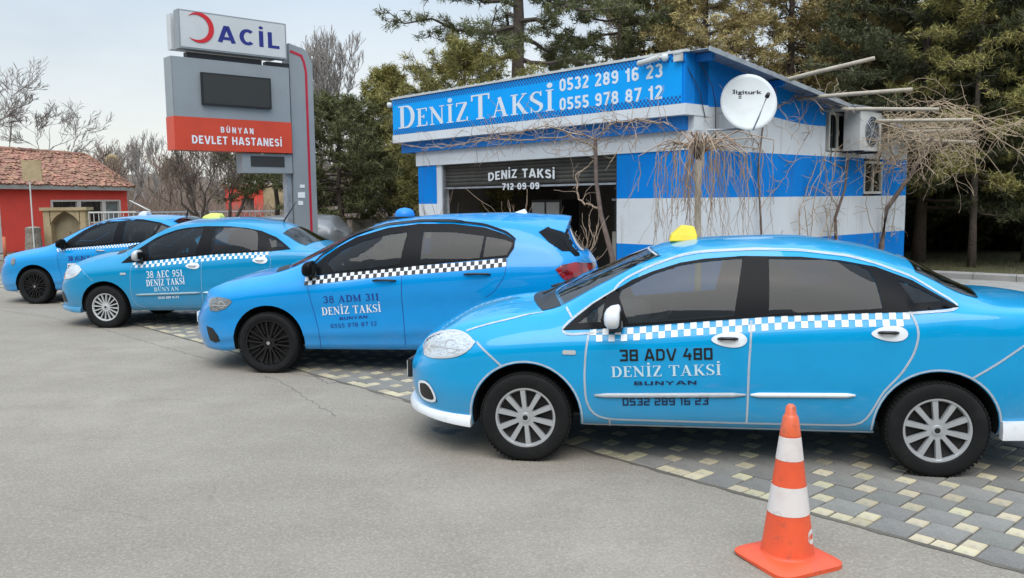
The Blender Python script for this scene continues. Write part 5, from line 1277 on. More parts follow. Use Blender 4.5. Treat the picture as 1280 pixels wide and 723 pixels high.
# crescent
cc = SPt(251, 35, .13); Rr = SPt(251, 35-19, .13)[1]-cc[1]
n = 40; pts = []
for i in range(n+1):
    t = R(-135+270*i/n); pts.append((cc[0]-.03+Rr*math.cos(t)*1.0, cc[1]+Rr*math.sin(t)))
inner = []
for i in range(n+1):
    t = R(-135+270*i/n)
    r2 = Rr*.80; cx = cc[0]-.03-Rr*.16
    inner.append((cx+r2*math.cos(t), cc[1]+r2*math.sin(t)))
mb = MB(); m_ = n+1
# taper the tips together
for i in range(n+1):
    k = abs(i/n*2-1)**6; inner[i] = (inner[i][0]*(1-k)+pts[i][0]*k, inner[i][1]*(1-k)+pts[i][1]*k)
mb.add([SL(s, z, .138) for s, z in pts]+[SL(s, z, .138) for s, z in inner]+[SL(s, z, .127) for s, z in pts], [(i, i+1, m_+i+1, m_+i) for i in range(n)]+[(i, 2*m_+i, 2*m_+i+1, i+1) for i in range(n)]); mb.build('crescent_emblem', M['crescent'], sign)
def sign_text(s, p0, p1, cappx, off, m, bold, each=True, name='letter', gap=.12):
    a, b = SPt(*p0, off), SPt(*p1, off); c = SPt(p0[0], p0[1]-cappx, off); cap = c[1]-a[1]; z = (a[1]+b[1])/2
    x = 0; g, wd = text2d(s, font='cond', gap=gap); sx = (b[0]-a[0])/wd; allm = MB()
    for ch in s:
        if ch == ' ': x += .42; continue
        g1, w1 = text2d(ch, font='cond'); mb = MB()
        for vs, fs, lay in g1: (mb if each else allm).add([SL(a[0]+(x+u)*sx, z+y*cap, off+.002+lay*.0004) for u, y in vs], fs)
        if each: mb.build(name, m, sign)
        x += w1+gap
    if not each: allm.build(name, m, sign)['kind'] = 'stuff'
sign_text('ACİL', (272.5, 51.5), (350, 62.5), 20.5, .130, M['acil_blue'], .085, gap=.16)
# main panel
(p0s, pz0), (p1s, pz1) = SPt(213.5, 67.8, .08), SPt(361.5, 86.5, .08); (_, pz2), (_, pz3) = SPt(217, 185, .08), SPt(363, 192.5, .08)
zt, zb = (pz0+pz1)/2, (pz2+pz3)/2; zr1 = SPt(217.9, 145, .08)[1]
slab('panel_frame', [(p0s, zt), (p1s, zt), (p1s, zb), (p0s, zb)], -.30, .06, M['grey_metal'])
slab('panel_face', [(p0s+.02, zt-.02), (p1s-.01, zt-.02), (p1s-.01, zr1), (p0s+.02, zr1)], .061, .08, M['grey_metal'])
slab('panel_face', [(p0s-.01, zr1), (p1s, zr1), (p1s, zb-.01), (p0s-.01, zb-.01)], -.31, .082, M['sign_red'])
dsp = slab('display', rect((250.5, 90.5), (338.5, 137), .1), .081, .15, M['black']); 
r_ = rect((250.5, 90.5), (338.5, 137), .12); slab('display_screen', [(r_[0][0]+.03, r_[0][1]-.03), (r_[1][0]-.03, r_[1][1]-.03), (r_[2][0]-.03, r_[2][1]+.03), (r_[3][0]+.03, r_[3][1]+.03)], .151, .156, M['led_off'])
sign_text('BÜNYAN', (276, 166.5), (317, 167.3), 7.2, .084, M['white_print'], .04, each=False, name='town_lettering', gap=.34)
sign_text('DEVLET HASTANESİ', (240, 178.5), (352.5, 184.3), 10.2, .084, M['white_print'], .075, name='letter')
# lower display box
slab('lower_box', rect((303, 192), (366, 217), .02), -.28, .02, M['grey_metal']); slab('lower_screen', rect((313.5, 195), (356, 209), .03), .021, .03, M['led_off'])
# pylon
pl = [SPt(x, y, 0) for x, y in ((360, 290), (361, 61.5), (376, 62.5), (386, 66), (390.5, 73), (395, 290))]
x0p, x1p = SPt(361, 61, 0)[0], SPt(391, 100, 0)[0]; zp = SPt(375, 62, 0)[1]
pyl = [(x0p, 0), (x0p, zp+.10), (x0p+.35, zp+.02), (x1p-.10, zp-.06), (x1p, zp-.28), (x1p, 0)]
slab('pylon', pyl, -.32, .0, M['grey_metal']); slab('pylon', [(x0p-.02, 0), (x0p-.02, zp-.35), (x0p-.14, zp-.35), (x0p-.14, 0)], -.22, -.06, M['steel'])
ln = [(x0p+.02, zp-.06), (x0p+.28, zp-.13), (x1p-.20, zp-.26), (x1p-.16, zp-.46), (x1p-.16, .2)]; vs_, fs_ = stroke_quads(ln, .055)
MB().add([SL(s, z, .006) for s, z in vs_], fs_).build('red_stripe', M['red_line'], sign)
for (x, y, w_, h_) in ((378, 233, 6, 4), (377, 244, 9, 7), (376, 254, 6, 5)):
    slab('poster', rect((x-w_/2, y-h_/2), (x+w_/2, y+h_/2), .01), .002, .008, M['white_print'])
slab('base_bracket', [(x0p-.5, zt-.01), (x0p+.1, zt-.01), (x0p+.1, zt+.10), (x0p-.5, zt+.10)], -.20, -.02, M['dark_metal']); slab('base_bracket', [(p0s+.35, zt), (x0p-.6, zt), (x0p-.6, zt+.12), (p0s+.35, zt+.12)], -.20, -.04, M['dark_metal'])

# ------------------------------------------------------------------ traffic cone
cp = gnd(984, 699); cone = empty('traffic_cone', (cp.x, cp.y, -.004), R(24), 'orange traffic cone with two white bands standing on the asphalt', 'traffic cone')
H = .775
def rc(z): return .126-(.126-.036)*(z-.04)/(H-.04-.055)
mb = MB(); o = .195
for i, z in enumerate((0, .028, .040)): pass
poly = []
for sx, sy in ((1, 1), (-1, 1), (-1, -1), (1, -1)):
    for a in (0, 30, 60, 90):
        t = R(a+{(1, 1): 0, (-1, 1): 90, (-1, -1): 180, (1, -1): 270}[(sx, sy)]); poly.append((sx*(o-.06)+.06*math.cos(t), sy*(o-.06)+.06*math.sin(t)))
n = len(poly); vs = []
for k, z in ((1, .002), (1, .020), (.93, .030), (.70, .042)): vs += [(x*k, y*k, z+(.010*math.sin(3*math.atan2(y, x)+1) if z < .01 else 0)) for x, y in poly]
mb.add(vs, [tuple(range(n))]+[(j*n+i, j*n+(i+1) % n, (j+1)*n+(i+1) % n, (j+1)*n+i) for j in range(3) for i in range(n)]+[tuple(3*n+i for i in range(n))]); mb.build('base', M['cone'], cone, angle=50)
def zc_(py):  # heights of the bands from where their edges are seen
    r = ray(984, py); t = cp.y/r.y; return EYE+r.z*t
# keep zones in metres
Z_ = [.036, .255, .385, .525, .625]
def ring_(name, z0, z1, m, e=0): MB().lathe([(rc(z0)+e, z0), (rc((z0+z1)/2)+e, (z0+z1)/2), (rc(z1)+e, z1)], 40, 'Z').build(name, m, cone, smooth=True)
MB().lathe([(.150, .036), (.128, .042), (rc(.06), .06), (rc(.3), .3), (rc(.65), .65)], 40, 'Z').build('cone_body', M['cone'], cone, smooth=True)
ring_('reflective_band', .250, .385, M['cone_white'], .0015); ring_('reflective_band', .510, .622, M['cone_white'], .0015)
MB().lathe([(rc(.63)+.002, .628), (rc(.715), .715), (.031, .723), (.027, .729), (.023, .765), (.012, .776), (.001, .777)], 28, 'Z').build('cone_tip', mat('orange_cone_tip', (.72, .13, .05), .3, noise=[(16, (.30, .09, .04), .5, .72)]), cone, angle=40)
mb = MB()
for k in range(10):
    a0 = -.35+.045*k; 
for rr in (.020, .030):
    pth = [(.45+(rr/.1)*math.cos(t), .145+rr*math.sin(t)) for t in [2*math.pi*k/16 for k in range(17)]]; vs_, fs_ = stroke_quads([(a, b) for a, b in pth], .012)
    mb.add([((rc(z)+.002)*math.cos(a-R(24)-1.1), (rc(z)+.002)*math.sin(a-R(24)-1.1), z) for a, z in vs_], fs_)
mb.build('round_mark', M['cone_white'], cone)

# ------------------------------------------------------------------ verge, kerb and pavement behind
kA, kB = gnd(1165, 347), gnd(1280, 353); kd = (kB-kA).normalized(); kn = Vector((-kd.y, kd.x, 0))
def K(t, n, z): q = kA+kd*t+kn*n; return (q.x, q.y, z)
MB().add([K(-9, -2.6, -.002), K(14, -2.6, -.002), K(14, 0, -.002), K(-9, 0, -.002)], [(0, 1, 2, 3)]).build('pavement', M['conc'])['kind'] = 'structure'
kerb = empty('kerb', (0, 0, 0)); kerb['kind'] = 'structure'
for i in range(26):
    mb = MB(); a, b = -8+i*.8+.006, -8+(i+1)*.8-.006; 
    vs = [K(t, n, z) for t in (a, b) for n, z in ((0, -.05), (0, .11), (.03, .14), (.18, .14), (.18, -.05))]
    mb.add(vs, [(0, 1, 2, 3, 4), (9, 8, 7, 6, 5), (0, 5, 6, 1), (1, 6, 7, 2), (2, 7, 8, 3), (3, 8, 9, 4)]); mb.build('kerbstone', M['conc'], kerb)
MB().add([K(-9, .18, .06), K(40, .18, .06), K(40, 40, .15), K(-9, 40, .15)], [(0, 1, 2, 3)]).build('verge', mat('verge_earth', (.10, .085, .045), .95, noise=[(1.5, (.075, .08, .03), .42, .6), (7, (.15, .12, .07), .55, .8)], bump=(8, 1, .06)))['kind'] = 'structure'
rng = np.random.default_rng(3)
def blades(P, D, l, wd, rg):              # one thin triangle per row of P along D
    n = len(P); D = D/np.linalg.norm(D, axis=1, keepdims=True)
    r = rg.normal(size=(n, 3)); s = np.cross(D, r); s /= np.linalg.norm(s, axis=1, keepdims=True)+1e-9
    V = np.stack([P-s*wd[:, None]/2, P+s*wd[:, None]/2, P+D*l[:, None]], 1); return V.reshape(-1, 3)
n = 26000; t = rng.uniform(-9, 26, n); m = rng.uniform(.2, 6, n)**1.0
P = np.array([K(a, b, .06+.0065*b) for a, b in zip(t, m)]); Dd = rng.normal(size=(n, 3))*.35; Dd[:, 2] = 1
V = blades(P, Dd, rng.uniform(.03, .10, n), rng.uniform(.006, .014, n), rng)
o = arrmesh('grass', V, np.arange(len(V)), mat('dull_grass', (.11, .115, .035), .8, island=(.4, .03))); tag(o, 'short dull grass and dry litter on the verge behind the kerb', 'grass', kind='stuff')

# ------------------------------------------------------------------ trees
def conifer(seed, H, rad, z0, mats, nl=46, nb=16, blade=(.10, .17), bw_=.022, tr=.15, droop=.15, shape='pine', per=9, gap=0., lean=(0, 0)):
    """trunk mesh data, limb mesh data, crown mesh data of one needle tree."""
    rg = np.random.default_rng(seed); rd = random.Random(seed); tk = MB(); pth = []; x = y = 0
    for i in range(9):
        q = i/8; pth.append((lean[0]*q*q*H+.05*rd.uniform(-1, 1)*(i > 0), lean[1]*q*q*H+.05*rd.uniform(-1, 1)*(i > 0), q*H-.1))
    tk.tube(pth, [tr*(1-.85*i/8)*(1.25 if i == 0 else 1) for i in range(9)], 9)
    def trunk(z): 
        q = max(0, min(1, z/H)); return Vector((lean[0]*q*q*H, lean[1]*q*q*H, z))
    lm = MB(); C = []; Dr = []
    for i in range(nl):
        q = (i+rd.random())/nl; z = z0+(H-z0)*q; a = i*2.399+rd.uniform(-.5, .5)
        if shape == 'pine': L_ = rad*(1-q**1.6)*rd.uniform(.65, 1.08)+.25
        elif shape == 'round': L_ = rad*math.sqrt(max(.05, 1-(2*q-.85)**2))*rd.uniform(.7, 1.1)
        else: L_ = rad*(1-q)**.75*rd.uniform(.7, 1.1)+.15
        rise = (.15+.75*q-droop)*L_
        p0 = trunk(z); pts = [p0]; 
        for k in range(1, 7):
            f = k/6; pts.append(p0+Vector((math.cos(a)*L_*f, math.sin(a)*L_*f, rise*f*f+.08*L_*math.sin(f*5+i)*.4-droop*.5*L_*f*(1-f)))+Vector((rd.uniform(-1, 1), rd.uniform(-1, 1), rd.uniform(-1, 1)))*.05*L_)
        lm.tube(pts, [max(.008, tr*.30*(1-q*.7)*(1-.85*k/6)) for k in range(7)], 4, cap=False)
        for j in range(per):
            f = .25+.75*(j+rd.random())/per; k = min(5, int(f*6)); p = pts[k].lerp(pts[k+1], f*6-k); sa = a+rd.choice((-1, 1))*rd.uniform(.4, 1.3); sl = L_*.36*rd.uniform(.5, 1.1)*(1.15-f*.5)
            e = p+Vector((math.cos(sa)*sl, math.sin(sa)*sl, rd.uniform(-.25, .35)*sl))
            lm.tube([p, e], [.011, .005], 3, cap=False)
            m_ = max(3, int(sl/.11))
            for g in range(m_):
                w_ = (g+.6)/m_; c = p.lerp(e, w_)+Vector((rd.gauss(0, .05), rd.gauss(0, .05), rd.gauss(0, .04)))
                if rd.random() < gap: continue
                C.append(c); Dr.append(e-p)
    C = np.array(C); Dr = np.array(Dr); Dr /= np.linalg.norm(Dr, axis=1, keepdims=True)+1e-9
    n = len(C); P = np.repeat(C, nb, 0)+rg.normal(size=(n*nb, 3))*.045
    Dd = np.repeat(Dr, nb, 0)*.55+rg.normal(size=(n*nb, 3))*.8; Dd[:, 2] += .15
    V = blades(P, Dd, rg.uniform(*blade, n*nb), rg.uniform(.6, 1.3, n*nb)*bw_, rg)
    return tk, lm, V
def place_conifer(name, loc, label, group, mats, rz=0, **k):
    tk, lm, V = conifer(mats=mats, **k); root = empty(name, loc, rz, label, 'tree', group)
    tr = tk.build('trunk', M['bark'], root, smooth=True); o = lm.build('limbs', M['bark'], root); o['kind'] = 'stuff'
    c = arrmesh('crown', V, np.arange(len(V)), mats, root); c['kind'] = 'stuff'; return root
def another(root, loc, rz, sc, label):
    c = copy_tree(root); c.location = loc; c.rotation_euler = (0, 0, rz); c.scale = (sc, sc, sc); c['label'] = label; return c
def P0(px, Y): q = at(px, 250, Y); return (q.x, Y, 0)
GT = 'evergreen trees standing behind the taxi office'
place_conifer('pine_tree', P0(650, 22), 'tall dark pine with a bare straight trunk rising behind the taxi office roof', GT, M['pine'], seed=11, H=13, rad=3.4, z0=5.2, nl=40, nb=28, tr=.24, droop=.22, per=10, gap=.12, blade=(.10, .20), bw_=.024)
place_conifer('pine_tree', P0(585, 20.5), 'low bushy olive pine peeping over the left part of the banner', GT, M['pine_y'], seed=12, H=5.3, rad=1.9, z0=.8, nl=60, nb=26, tr=.10, per=10, shape='round', droop=.0, blade=(.10, .19))
a = place_conifer('pine_tree', P0(775, 25), 'dark dense evergreen just right of the tall pine trunk behind the banner', GT, M['pine'], seed=13, H=13, rad=3.0, z0=1.8, nl=66, nb=24, tr=.2, droop=.2, per=12, blade=(.12, .22), bw_=.03)
b = place_conifer('cedar_tree', P0(880, 23), 'yellowish cedar behind the banner corner of the office roof', GT, M['cedar'], seed=14, H=10.5, rad=2.9, z0=1.2, nl=86, nb=26, tr=.16, droop=.05, shape='cone', per=12, blade=(.08, .16), bw_=.026)
another(b, P0(985, 24.5), 1.9, 1.08, 'broad yellowish cedar above the satellite dish'); another(b, P0(1085, 24), 3.8, .96, 'yellow-brown cedar behind the air conditioner and vine tangle')
another(b, P0(820, 27), 5.0, 1.02, 'rear yellowish cedar between dark pine and banner corner')
d = place_conifer('evergreen_tree', P0(1150, 21.5), 'deep green drooping evergreen right beside the far corner of the office', GT, M['dark'], seed=15, H=12, rad=3.0, z0=1.35, nl=84, nb=26, tr=.15, droop=.28, per=12, blade=(.10, .20), bw_=.03)
another(d, P0(1290, 21), 2.2, 1.04, 'deep green evergreen filling the right edge of the view'); another(d, P0(1225, 26), 4.0, 1.12, 'deep green evergreen seen through the gap between the two right trunks')
another(d, P0(1060, 27.5), 5.3, 1.1, 'deep green evergreen behind the yellow-brown cedar')
f = place_conifer('evergreen_tree', P0(1120, 27), 'low dense evergreen filling the dark gap beside the office corner', GT, M['dark'], seed=44, H=6.5, rad=2.6, z0=.05, nl=70, nb=26, tr=.13, shape='round', droop=.1, per=12, blade=(.14, .26), bw_=.045)
for px_, Y_, rz_2, sc_2, lb_ in ((1175, 26, 1.2, .9, 'low dense evergreen behind the first trunk right of the office'), (1225, 27, 2.4, .95, 'low dense evergreen behind the thin pale trunk'), (1280, 26, 3.3, .9, 'low dense evergreen deep in the grove at the right edge'), (1340, 25, .4, 1.0, 'low dense evergreen just outside the right edge'), (1400, 27, 2.0, 1.1, 'low dense evergreen beyond the right edge of the view'), (1150, 33, 5.0, 1.3, 'rearmost low evergreen in the grove beside the office'), (1250, 34, 4.1, 1.3, 'rearmost low evergreen between the right trunks')): another(f, P0(px_, Y_), rz_2, sc_2, lb_)
another(d, P0(1370, 24), 1.1, 1.15, 'deep green evergreen just past the right edge of the view'); another(d, P0(1175, 30), .5, 1.1, 'rear evergreen in the dark of the grove on the right'); another(d, P0(1280, 31), 3., 1.2, 'rearmost evergreen behind the right edge trees')
e = place_conifer('evergreen_tree', P0(1218, 19.8), 'evergreen with a thin pale bare lower trunk standing on the verge', GT, M['pine_y'], seed=16, H=9, rad=2.0, z0=2.0, nl=52, nb=22, tr=.09, droop=.5, per=9, blade=(.09, .17), bw_=.024)
place_conifer('pine_tree', P0(425, 24), 'dark wide pine immediately right of the hospital sign pylon', GT, M['pine'], seed=17, H=4.5, rad=2.1, z0=1.25, nl=52, nb=24, tr=.12, droop=.15, shape='round', per=11, blade=(.10, .18), bw_=.026)
place_conifer('pine_tree', P0(487, 26), 'yellowish-green pointed pine left of the taxi office wall', GT, M['pine_y'], seed=18, H=5.6, rad=1.5, z0=1.5, nl=62, nb=24, tr=.10, droop=.05, per=10, gap=.1, blade=(.10, .19), bw_=.026)
place_conifer('pine_tree', P0(530, 29), 'dark pine half hidden by the left edge of the office', GT, M['pine'], seed=19, H=5.3, rad=1.6, z0=1.2, nl=56, nb=22, tr=.12, droop=.1, per=10, blade=(.12, .2), bw_=.03)
place_conifer('pine_tree', P0(345, 27), 'dark pine with drooping boughs showing under the red sign panel', GT, M['pine'], seed=20, H=4.6, rad=2.1, z0=2.2, nl=34, nb=22, tr=.11, droop=.35, per=9, gap=.15, blade=(.10, .2), bw_=.028)

# bare trees
def grow(mb, rd, p, d, L_, r, depth, up=.12, spread=.55, kids=(2, 3), minr=.006, seg=4, bend=.16):
    pts = [p]; rr = [r]; dd = d.copy()
    for i in range(seg):
        dd = (dd+Vector((rd.gauss(0, bend), rd.gauss(0, bend), rd.gauss(0, bend)+up*.4))).normalized(); pts.append(pts[-1]+dd*L_/seg); rr.append(max(minr*.7, r*(1-.42*(i+1)/seg)))
    mb.tube(pts, rr, 7 if r > .06 else (5 if r > .02 else 3), cap=False)
    if depth == 0: return
    for k in range(rd.randint(*kids)+(1 if depth < 3 else 0)):
        i = rd.randint(1, seg) if k else seg; ax = Vector((rd.gauss(0, 1), rd.gauss(0, 1), rd.gauss(0, .6))).normalized()
        nd = (dd+ax*spread*rd.uniform(.6, 1.3)+Vector((0, 0, up))).normalized(); grow(mb, rd, pts[i], nd, L_*rd.uniform(.62, .85), max(minr, rr[i]*rd.uniform(.55, .75)), depth-1, up, spread, kids, minr, seg, bend)
def bare(name, loc, label, m, seed, L_=2., r=.14, depth=6, stems=1, lean=.0, cat='tree', group=None, **k):
    rd = random.Random(seed); root = empty(name, loc, 0, label, cat, group); tr = MB(); mb = MB()
    tops = []
    for s in range(stems):
        a = s*2.3+seed; d = Vector((math.cos(a)*lean, math.sin(a)*lean, 1)).normalized(); pts = [Vector((0, 0, -.1)), d*L_*.45, d*L_*.9+Vector((.04, .02, 0))]; tr.tube(pts, [r*1.2, r, r*.85], 8, cap=False); tops.append((pts[-1], d))
    tr.build('trunk', m, root, smooth=True)
    for p, d in tops:
        for q in range(3 if stems == 1 else 2):
            ax = Vector((math.cos(q*2.1+seed), math.sin(q*2.1+seed), .35)); grow(mb, rd, p, (d+ax*.6).normalized(), L_*.8, r*.72, depth-1, **k)
    o = mb.build('branches', m, root); o['kind'] = 'stuff'; return root
GB = 'bare trees in the left background'
t1 = bare('bare_tree', P0(422, 38), 'tall grey leafless tree rising just right of the sign pylon', M['twig_grey'], 5, L_=2.6, r=.17, depth=8, group=GB, up=.30, spread=.42, minr=.011)
bare('bare_tree', P0(15, 42), 'wide leafless tree above the red tiled roof at the left edge', M['twig_grey'], 8, L_=2.5, r=.2, depth=8, group=GB, up=.06, spread=.55, minr=.012)
bare('bare_tree', P0(262, 25), 'leafless tree with dark forking trunks between red house and sign', M['bark'], 21, L_=1.25, r=.085, depth=6, stems=3, lean=.45, group=GB, up=.12, spread=.55, minr=.008)
t2 = bare('bare_tree', P0(160, 44), 'thin leafless tree right behind the end of the tiled roof', M['twig_grey'], 31, L_=1.6, r=.09, depth=6, group=GB, up=.3, spread=.5, minr=.013)
t3 = bare('bare_tree', P0(205, 48), 'pale leafless tree near the roof end, second from it', M['twig_brown'], 37, L_=1.5, r=.09, depth=6, stems=2, lean=.3, group=GB, up=.2, spread=.6, minr=.014)
t2['group'] = GB
rd = random.Random(5)
for i, (px, Y, src, sc, lb) in enumerate([(125, 40, t3, .9, 'low brown leafless tree touching the tiled roof edge'), (185, 55, t2, 1.15, 'far leafless tree standing above the white gutter pipe'), (232, 52, t3, 1.05, 'far brown leafless tree left of the dark forking one'), (285, 50, t2, .95, 'far leafless tree above the second red building'),
        (325, 56, t3, 1.0, 'far brown leafless tree under the red sign panel'), (395, 46, t3, .95, 'brown leafless tree behind the sign pylon foot'), (455, 44, t3, .9, 'brown leafless tree behind the pines left of the office'), (500, 48, t2, .9, 'thin leafless tree behind the pointed pine'), (145, 60, t3, 1.3, 'farthest leafless tree behind the house end'), (265, 62, t3, 1.3, 'farthest leafless tree left of the sign')]):
    another(src, P0(px, Y), i*1.3, sc, lb)
# brown thicket on the slope, hill
hv = []; nx, ny = 60, 10
for j in range(ny+1):
    for i in range(nx+1):
        x = -60+70*i/nx; y = 50+30*j/ny; hv.append((x, y, -.2+3.6*math.sin(math.pi/2*min(1, j/6))*(1+.18*math.sin(x*.35)+.12*math.sin(x*.9+2))))
hf = [(j*(nx+1)+i, j*(nx+1)+i+1, (j+1)*(nx+1)+i+1, (j+1)*(nx+1)+i) for j in range(ny) for i in range(nx)]
MB().add(hv, hf).build('hillside', mat('brown_hillside', (.17, .125, .09), .95, noise=[(.5, (.11, .085, .06), .4, .65), (2, (.22, .17, .125), .5, .8)], bump=(3, 1, .3)), smooth=True)['kind'] = 'structure'
n = 26000; xs = rng.uniform(-32, -3, n); ys = rng.uniform(38, 60, n); zs_ = np.clip((ys-50)/12, 0, 1)*2.5+rng.uniform(0, 1.3, n)**1
P = np.stack([xs, ys, zs_], 1); Dd = rng.normal(size=(n, 3))*.7; Dd[:, 2] = np.abs(Dd[:, 2])+.6
V = blades(P, Dd, rng.uniform(.4, 1.5, n), rng.uniform(.012, .030, n), rng)
tag(arrmesh('thicket', V, np.arange(len(V)), mat('brown_thicket', (.23, .165, .125), .95, island=(.35, .015))), 'brown leafless thicket on the slope behind the fence', 'thicket', kind='stuff')

# ------------------------------------------------------------------ weeping tree, vines
def rpath(rd, p, d, n, step, jit, pull=(0, 0, 0)):
    pts = [Vector(p)]; d = Vector(d).normalized()
    for i in range(n):
        d = (d+Vector((rd.gauss(0, jit), rd.gauss(0, jit), rd.gauss(0, jit)))+Vector(pull)).normalized(); pts.append(pts[-1]+d*step)
    return pts
rd = random.Random(9)
wp = at(873, 250, 11.7); wt = empty('weeping_tree', (wp.x, 11.7, 0), 0, 'small grafted weeping tree with hanging bare twigs in front of the office corner', 'tree')
MB().tube([(0, 0, -.05), (.01, 0, .9), (-.01, .01, 1.8), (.0, 0, 2.42)], [.05, .045, .042, .055], 10).build('trunk', M['wood'], wt, smooth=True)
mb = MB(); top = Vector((0, 0, 2.45))
for i in range(64):
    a = rd.uniform(0, 2*math.pi); R0 = .18+.85*rd.random()**1.2; hgt = rd.uniform(.0, .22)
    c = top+Vector((math.cos(a)*R0*.5, math.sin(a)*R0*.35, hgt)); e = top+Vector((math.cos(a)*R0, math.sin(a)*R0*.6, rd.uniform(-.15, .12)))
    pts = [top+Vector((rd.gauss(0, .03), rd.gauss(0, .03), rd.uniform(-.12, .03))), c, e]; z_end = rd.uniform(1.0, 2.2); p = e.copy(); k = 0
    while p.z > z_end and k < 14: p = p+Vector((rd.gauss(0, .018)+math.cos(a)*.006, rd.gauss(0, .018), -.12)); pts.append(p.copy()); k += 1
    mb.tube(pts, [.011, .0095]+[max(.003, .007-.0006*q) for q in range(len(pts)-2)], 4, cap=False)
    for q in range(3):
        j = rd.randint(2, len(pts)-1); mb.tube(rpath(rd, pts[j], (rd.gauss(0, .5), rd.gauss(0, .5), -1), rd.randint(3, 7), .09, .12, (0, 0, -.15)), .003, 3, cap=False)
mb.build('hanging_twigs', M['weep'], wt)['kind'] = 'stuff'
MB().lathe([(.001, 2.52), (.07, 2.50), (.10, 2.42), (.07, 2.33), (.045, 2.26)], 10, 'Z').build('graft_head', M['bark'], wt, smooth=True)
# vine up the right door jamb and along the facade
def vine(name, label, stem, sr, arms, seed, twigs, m2, cat='vine'):
    rd = random.Random(seed); t = empty(name, stem[0], 0, label, cat); o_ = Vector(stem[0]); mb = MB()
    P = [Vector(p)-o_ for p in stem]; mb.tube(P, [sr*(1-.4*i/(len(P)-1)) for i in range(len(P))], 7); mb.build('stem', M['vine'], t, smooth=True)
    tw = MB()
    for a in arms:
        Q = [Vector(p)-o_ for p in a['p']]; D_ = []
        for x, y in zip(Q, Q[1:]):
            for k in range(6): D_.append(x.lerp(y, k/6)+Vector((rd.gauss(0, .012), rd.gauss(0, .012), rd.gauss(0, .014))))
        D_.append(Q[-1]); tw.tube(D_, [a.get('r', .014)*(1-.5*i/len(D_)) for i in range(len(D_))], 4, cap=False)
        for k in range(a.get('n', 20)):
            p = rd.choice(D_); d = Vector((rd.gauss(0, 1), rd.gauss(0, .6), rd.gauss(0, .8)))+Vector(a.get('bias', (0, 0, 0))); pts = rpath(rd, p, d, rd.randint(4, a.get('len', 10)), .085, .28, a.get('pull', (0, 0, -.04)))
            tw.tube(pts, [.0075, .0065]+[.0046]*(len(pts)-2), 3, cap=False)
            if rd.random() < .6: tw.tube(rpath(rd, rd.choice(pts), (rd.gauss(0, 1), rd.gauss(0, 1), rd.gauss(0, 1)), 4, .07, .3), .003, 3, cap=False)
    tw.build('twigs', m2, t)['kind'] = 'stuff'; return t
vine('grape_vine', 'bare grape vine climbing the right door jamb and spreading under the banner',
     [Bw(1.15, -.35, 0), Bw(1.15, -.35, .8), Bw(1.45, -.30, 1.5), Bw(1.62, -.22, 2.05), Bw(1.66, -.20, 2.75)], .05,
     [dict(p=[Bw(1.66, -.20, 2.6), Bw(2.2, -.25, 2.85), Bw(3.2, -.3, 2.80), Bw(4.4, -.25, 2.92), Bw(5.6, -.2, 2.82), Bw(6.9, -.2, 2.9)], r=.016, n=58, len=9),
      dict(p=[Bw(1.66, -.20, 2.7), Bw(1.3, -.3, 2.95), Bw(.7, -.3, 3.0), Bw(.0, -.4, 2.85)], r=.016, n=46, len=11),
      dict(p=[Bw(1.66, -.25, 2.75), Bw(2.6, -.35, 3.02), Bw(3.6, -.3, 2.98), Bw(4.6, -.3, 2.86)], r=.013, n=44, len=10),
      dict(p=[Bw(1.6, -.22, 1.6), Bw(1.95, -.3, 1.75), Bw(2.0, -.3, 2.15), Bw(1.7, -.2, 2.4)], r=.020, n=6, len=8)], 4, 0, M['weep'])
vine('side_vine', 'thin dark bare vine climbing the office side wall below the dish',
     [Bw(-.15, 2.0, 0), Bw(-.10, 2.05, 1.2), Bw(-.06, 1.98, 2.2), Bw(-.08, 2.1, 3.2)], .022,
     [dict(p=[Bw(-.08, 2.05, 1.6), Bw(-.1, 2.8, 2.1), Bw(-.1, 3.6, 2.9)], r=.009, n=14), dict(p=[Bw(-.08, 2.1, 3.1), Bw(-.2, 2.9, 3.5), Bw(-.3, 4.0, 3.45)], r=.009, n=34, len=10),
      dict(p=[Bw(-.08, 2.0, 2.6), Bw(-.15, 1.3, 3.0), Bw(-.2, .6, 3.5)], r=.008, n=10), dict(p=[Bw(-.2, 3.2, .4), Bw(-.1, 3.3, 1.5), Bw(-.1, 3.9, 2.4)], r=.012, n=14)], 6, 0, M['weep'])
arms = []
rd = random.Random(17)
for k in range(25):
    s = rd.uniform(5.2, 7.9); a1 = rd.uniform(-.4, -3.2); s2 = s+rd.uniform(-1.6, 1.2)
    arms.append(dict(p=[Bw(-.1, s, rd.uniform(2.0, 3.3)), Bw(a1*.5, (s+s2)/2, rd.uniform(2.7, 3.6)), Bw(a1, s2, rd.uniform(2.0, 3.4))], r=.011, n=15, len=14, pull=(0, 0, -.09)))
for k in range(9):
    s = rd.uniform(3.6, 7.4); arms.append(dict(p=[Bw(-.12, s, .9), Bw(-.15, s+rd.uniform(-.5, .5), 1.6), Bw(-.2, s+rd.uniform(-.6, .6), 2.6)], r=.010, n=7, len=8))
vine('pergola_vine', 'large dry tangle of bare vines hanging from the pergola poles beside the air conditioner',
     [Bw(-.5, 5.6, 0), Bw(-.45, 5.9, .8), Bw(-.35, 6.3, 1.5), Bw(-.5, 6.9, 2.1), Bw(-.9, 7.0, 2.9)], .06, arms, 7, 0, M['twig'])
vine('pergola_vine', 'crooked dark vine stem under the side window, left of the thick one', [Bw(-.2, 4.5, .0), Bw(-.15, 4.6, 1.0), Bw(-.2, 4.45, 1.35), Bw(-.15, 4.9, 1.9), Bw(-.15, 5.0, 2.5)], .035, [dict(p=[Bw(-.15, 4.7, 1.5), Bw(-.2, 4.1, 1.9), Bw(-.2, 4.0, 2.5)], r=.012, n=10)], 8, 0, M['twig'])
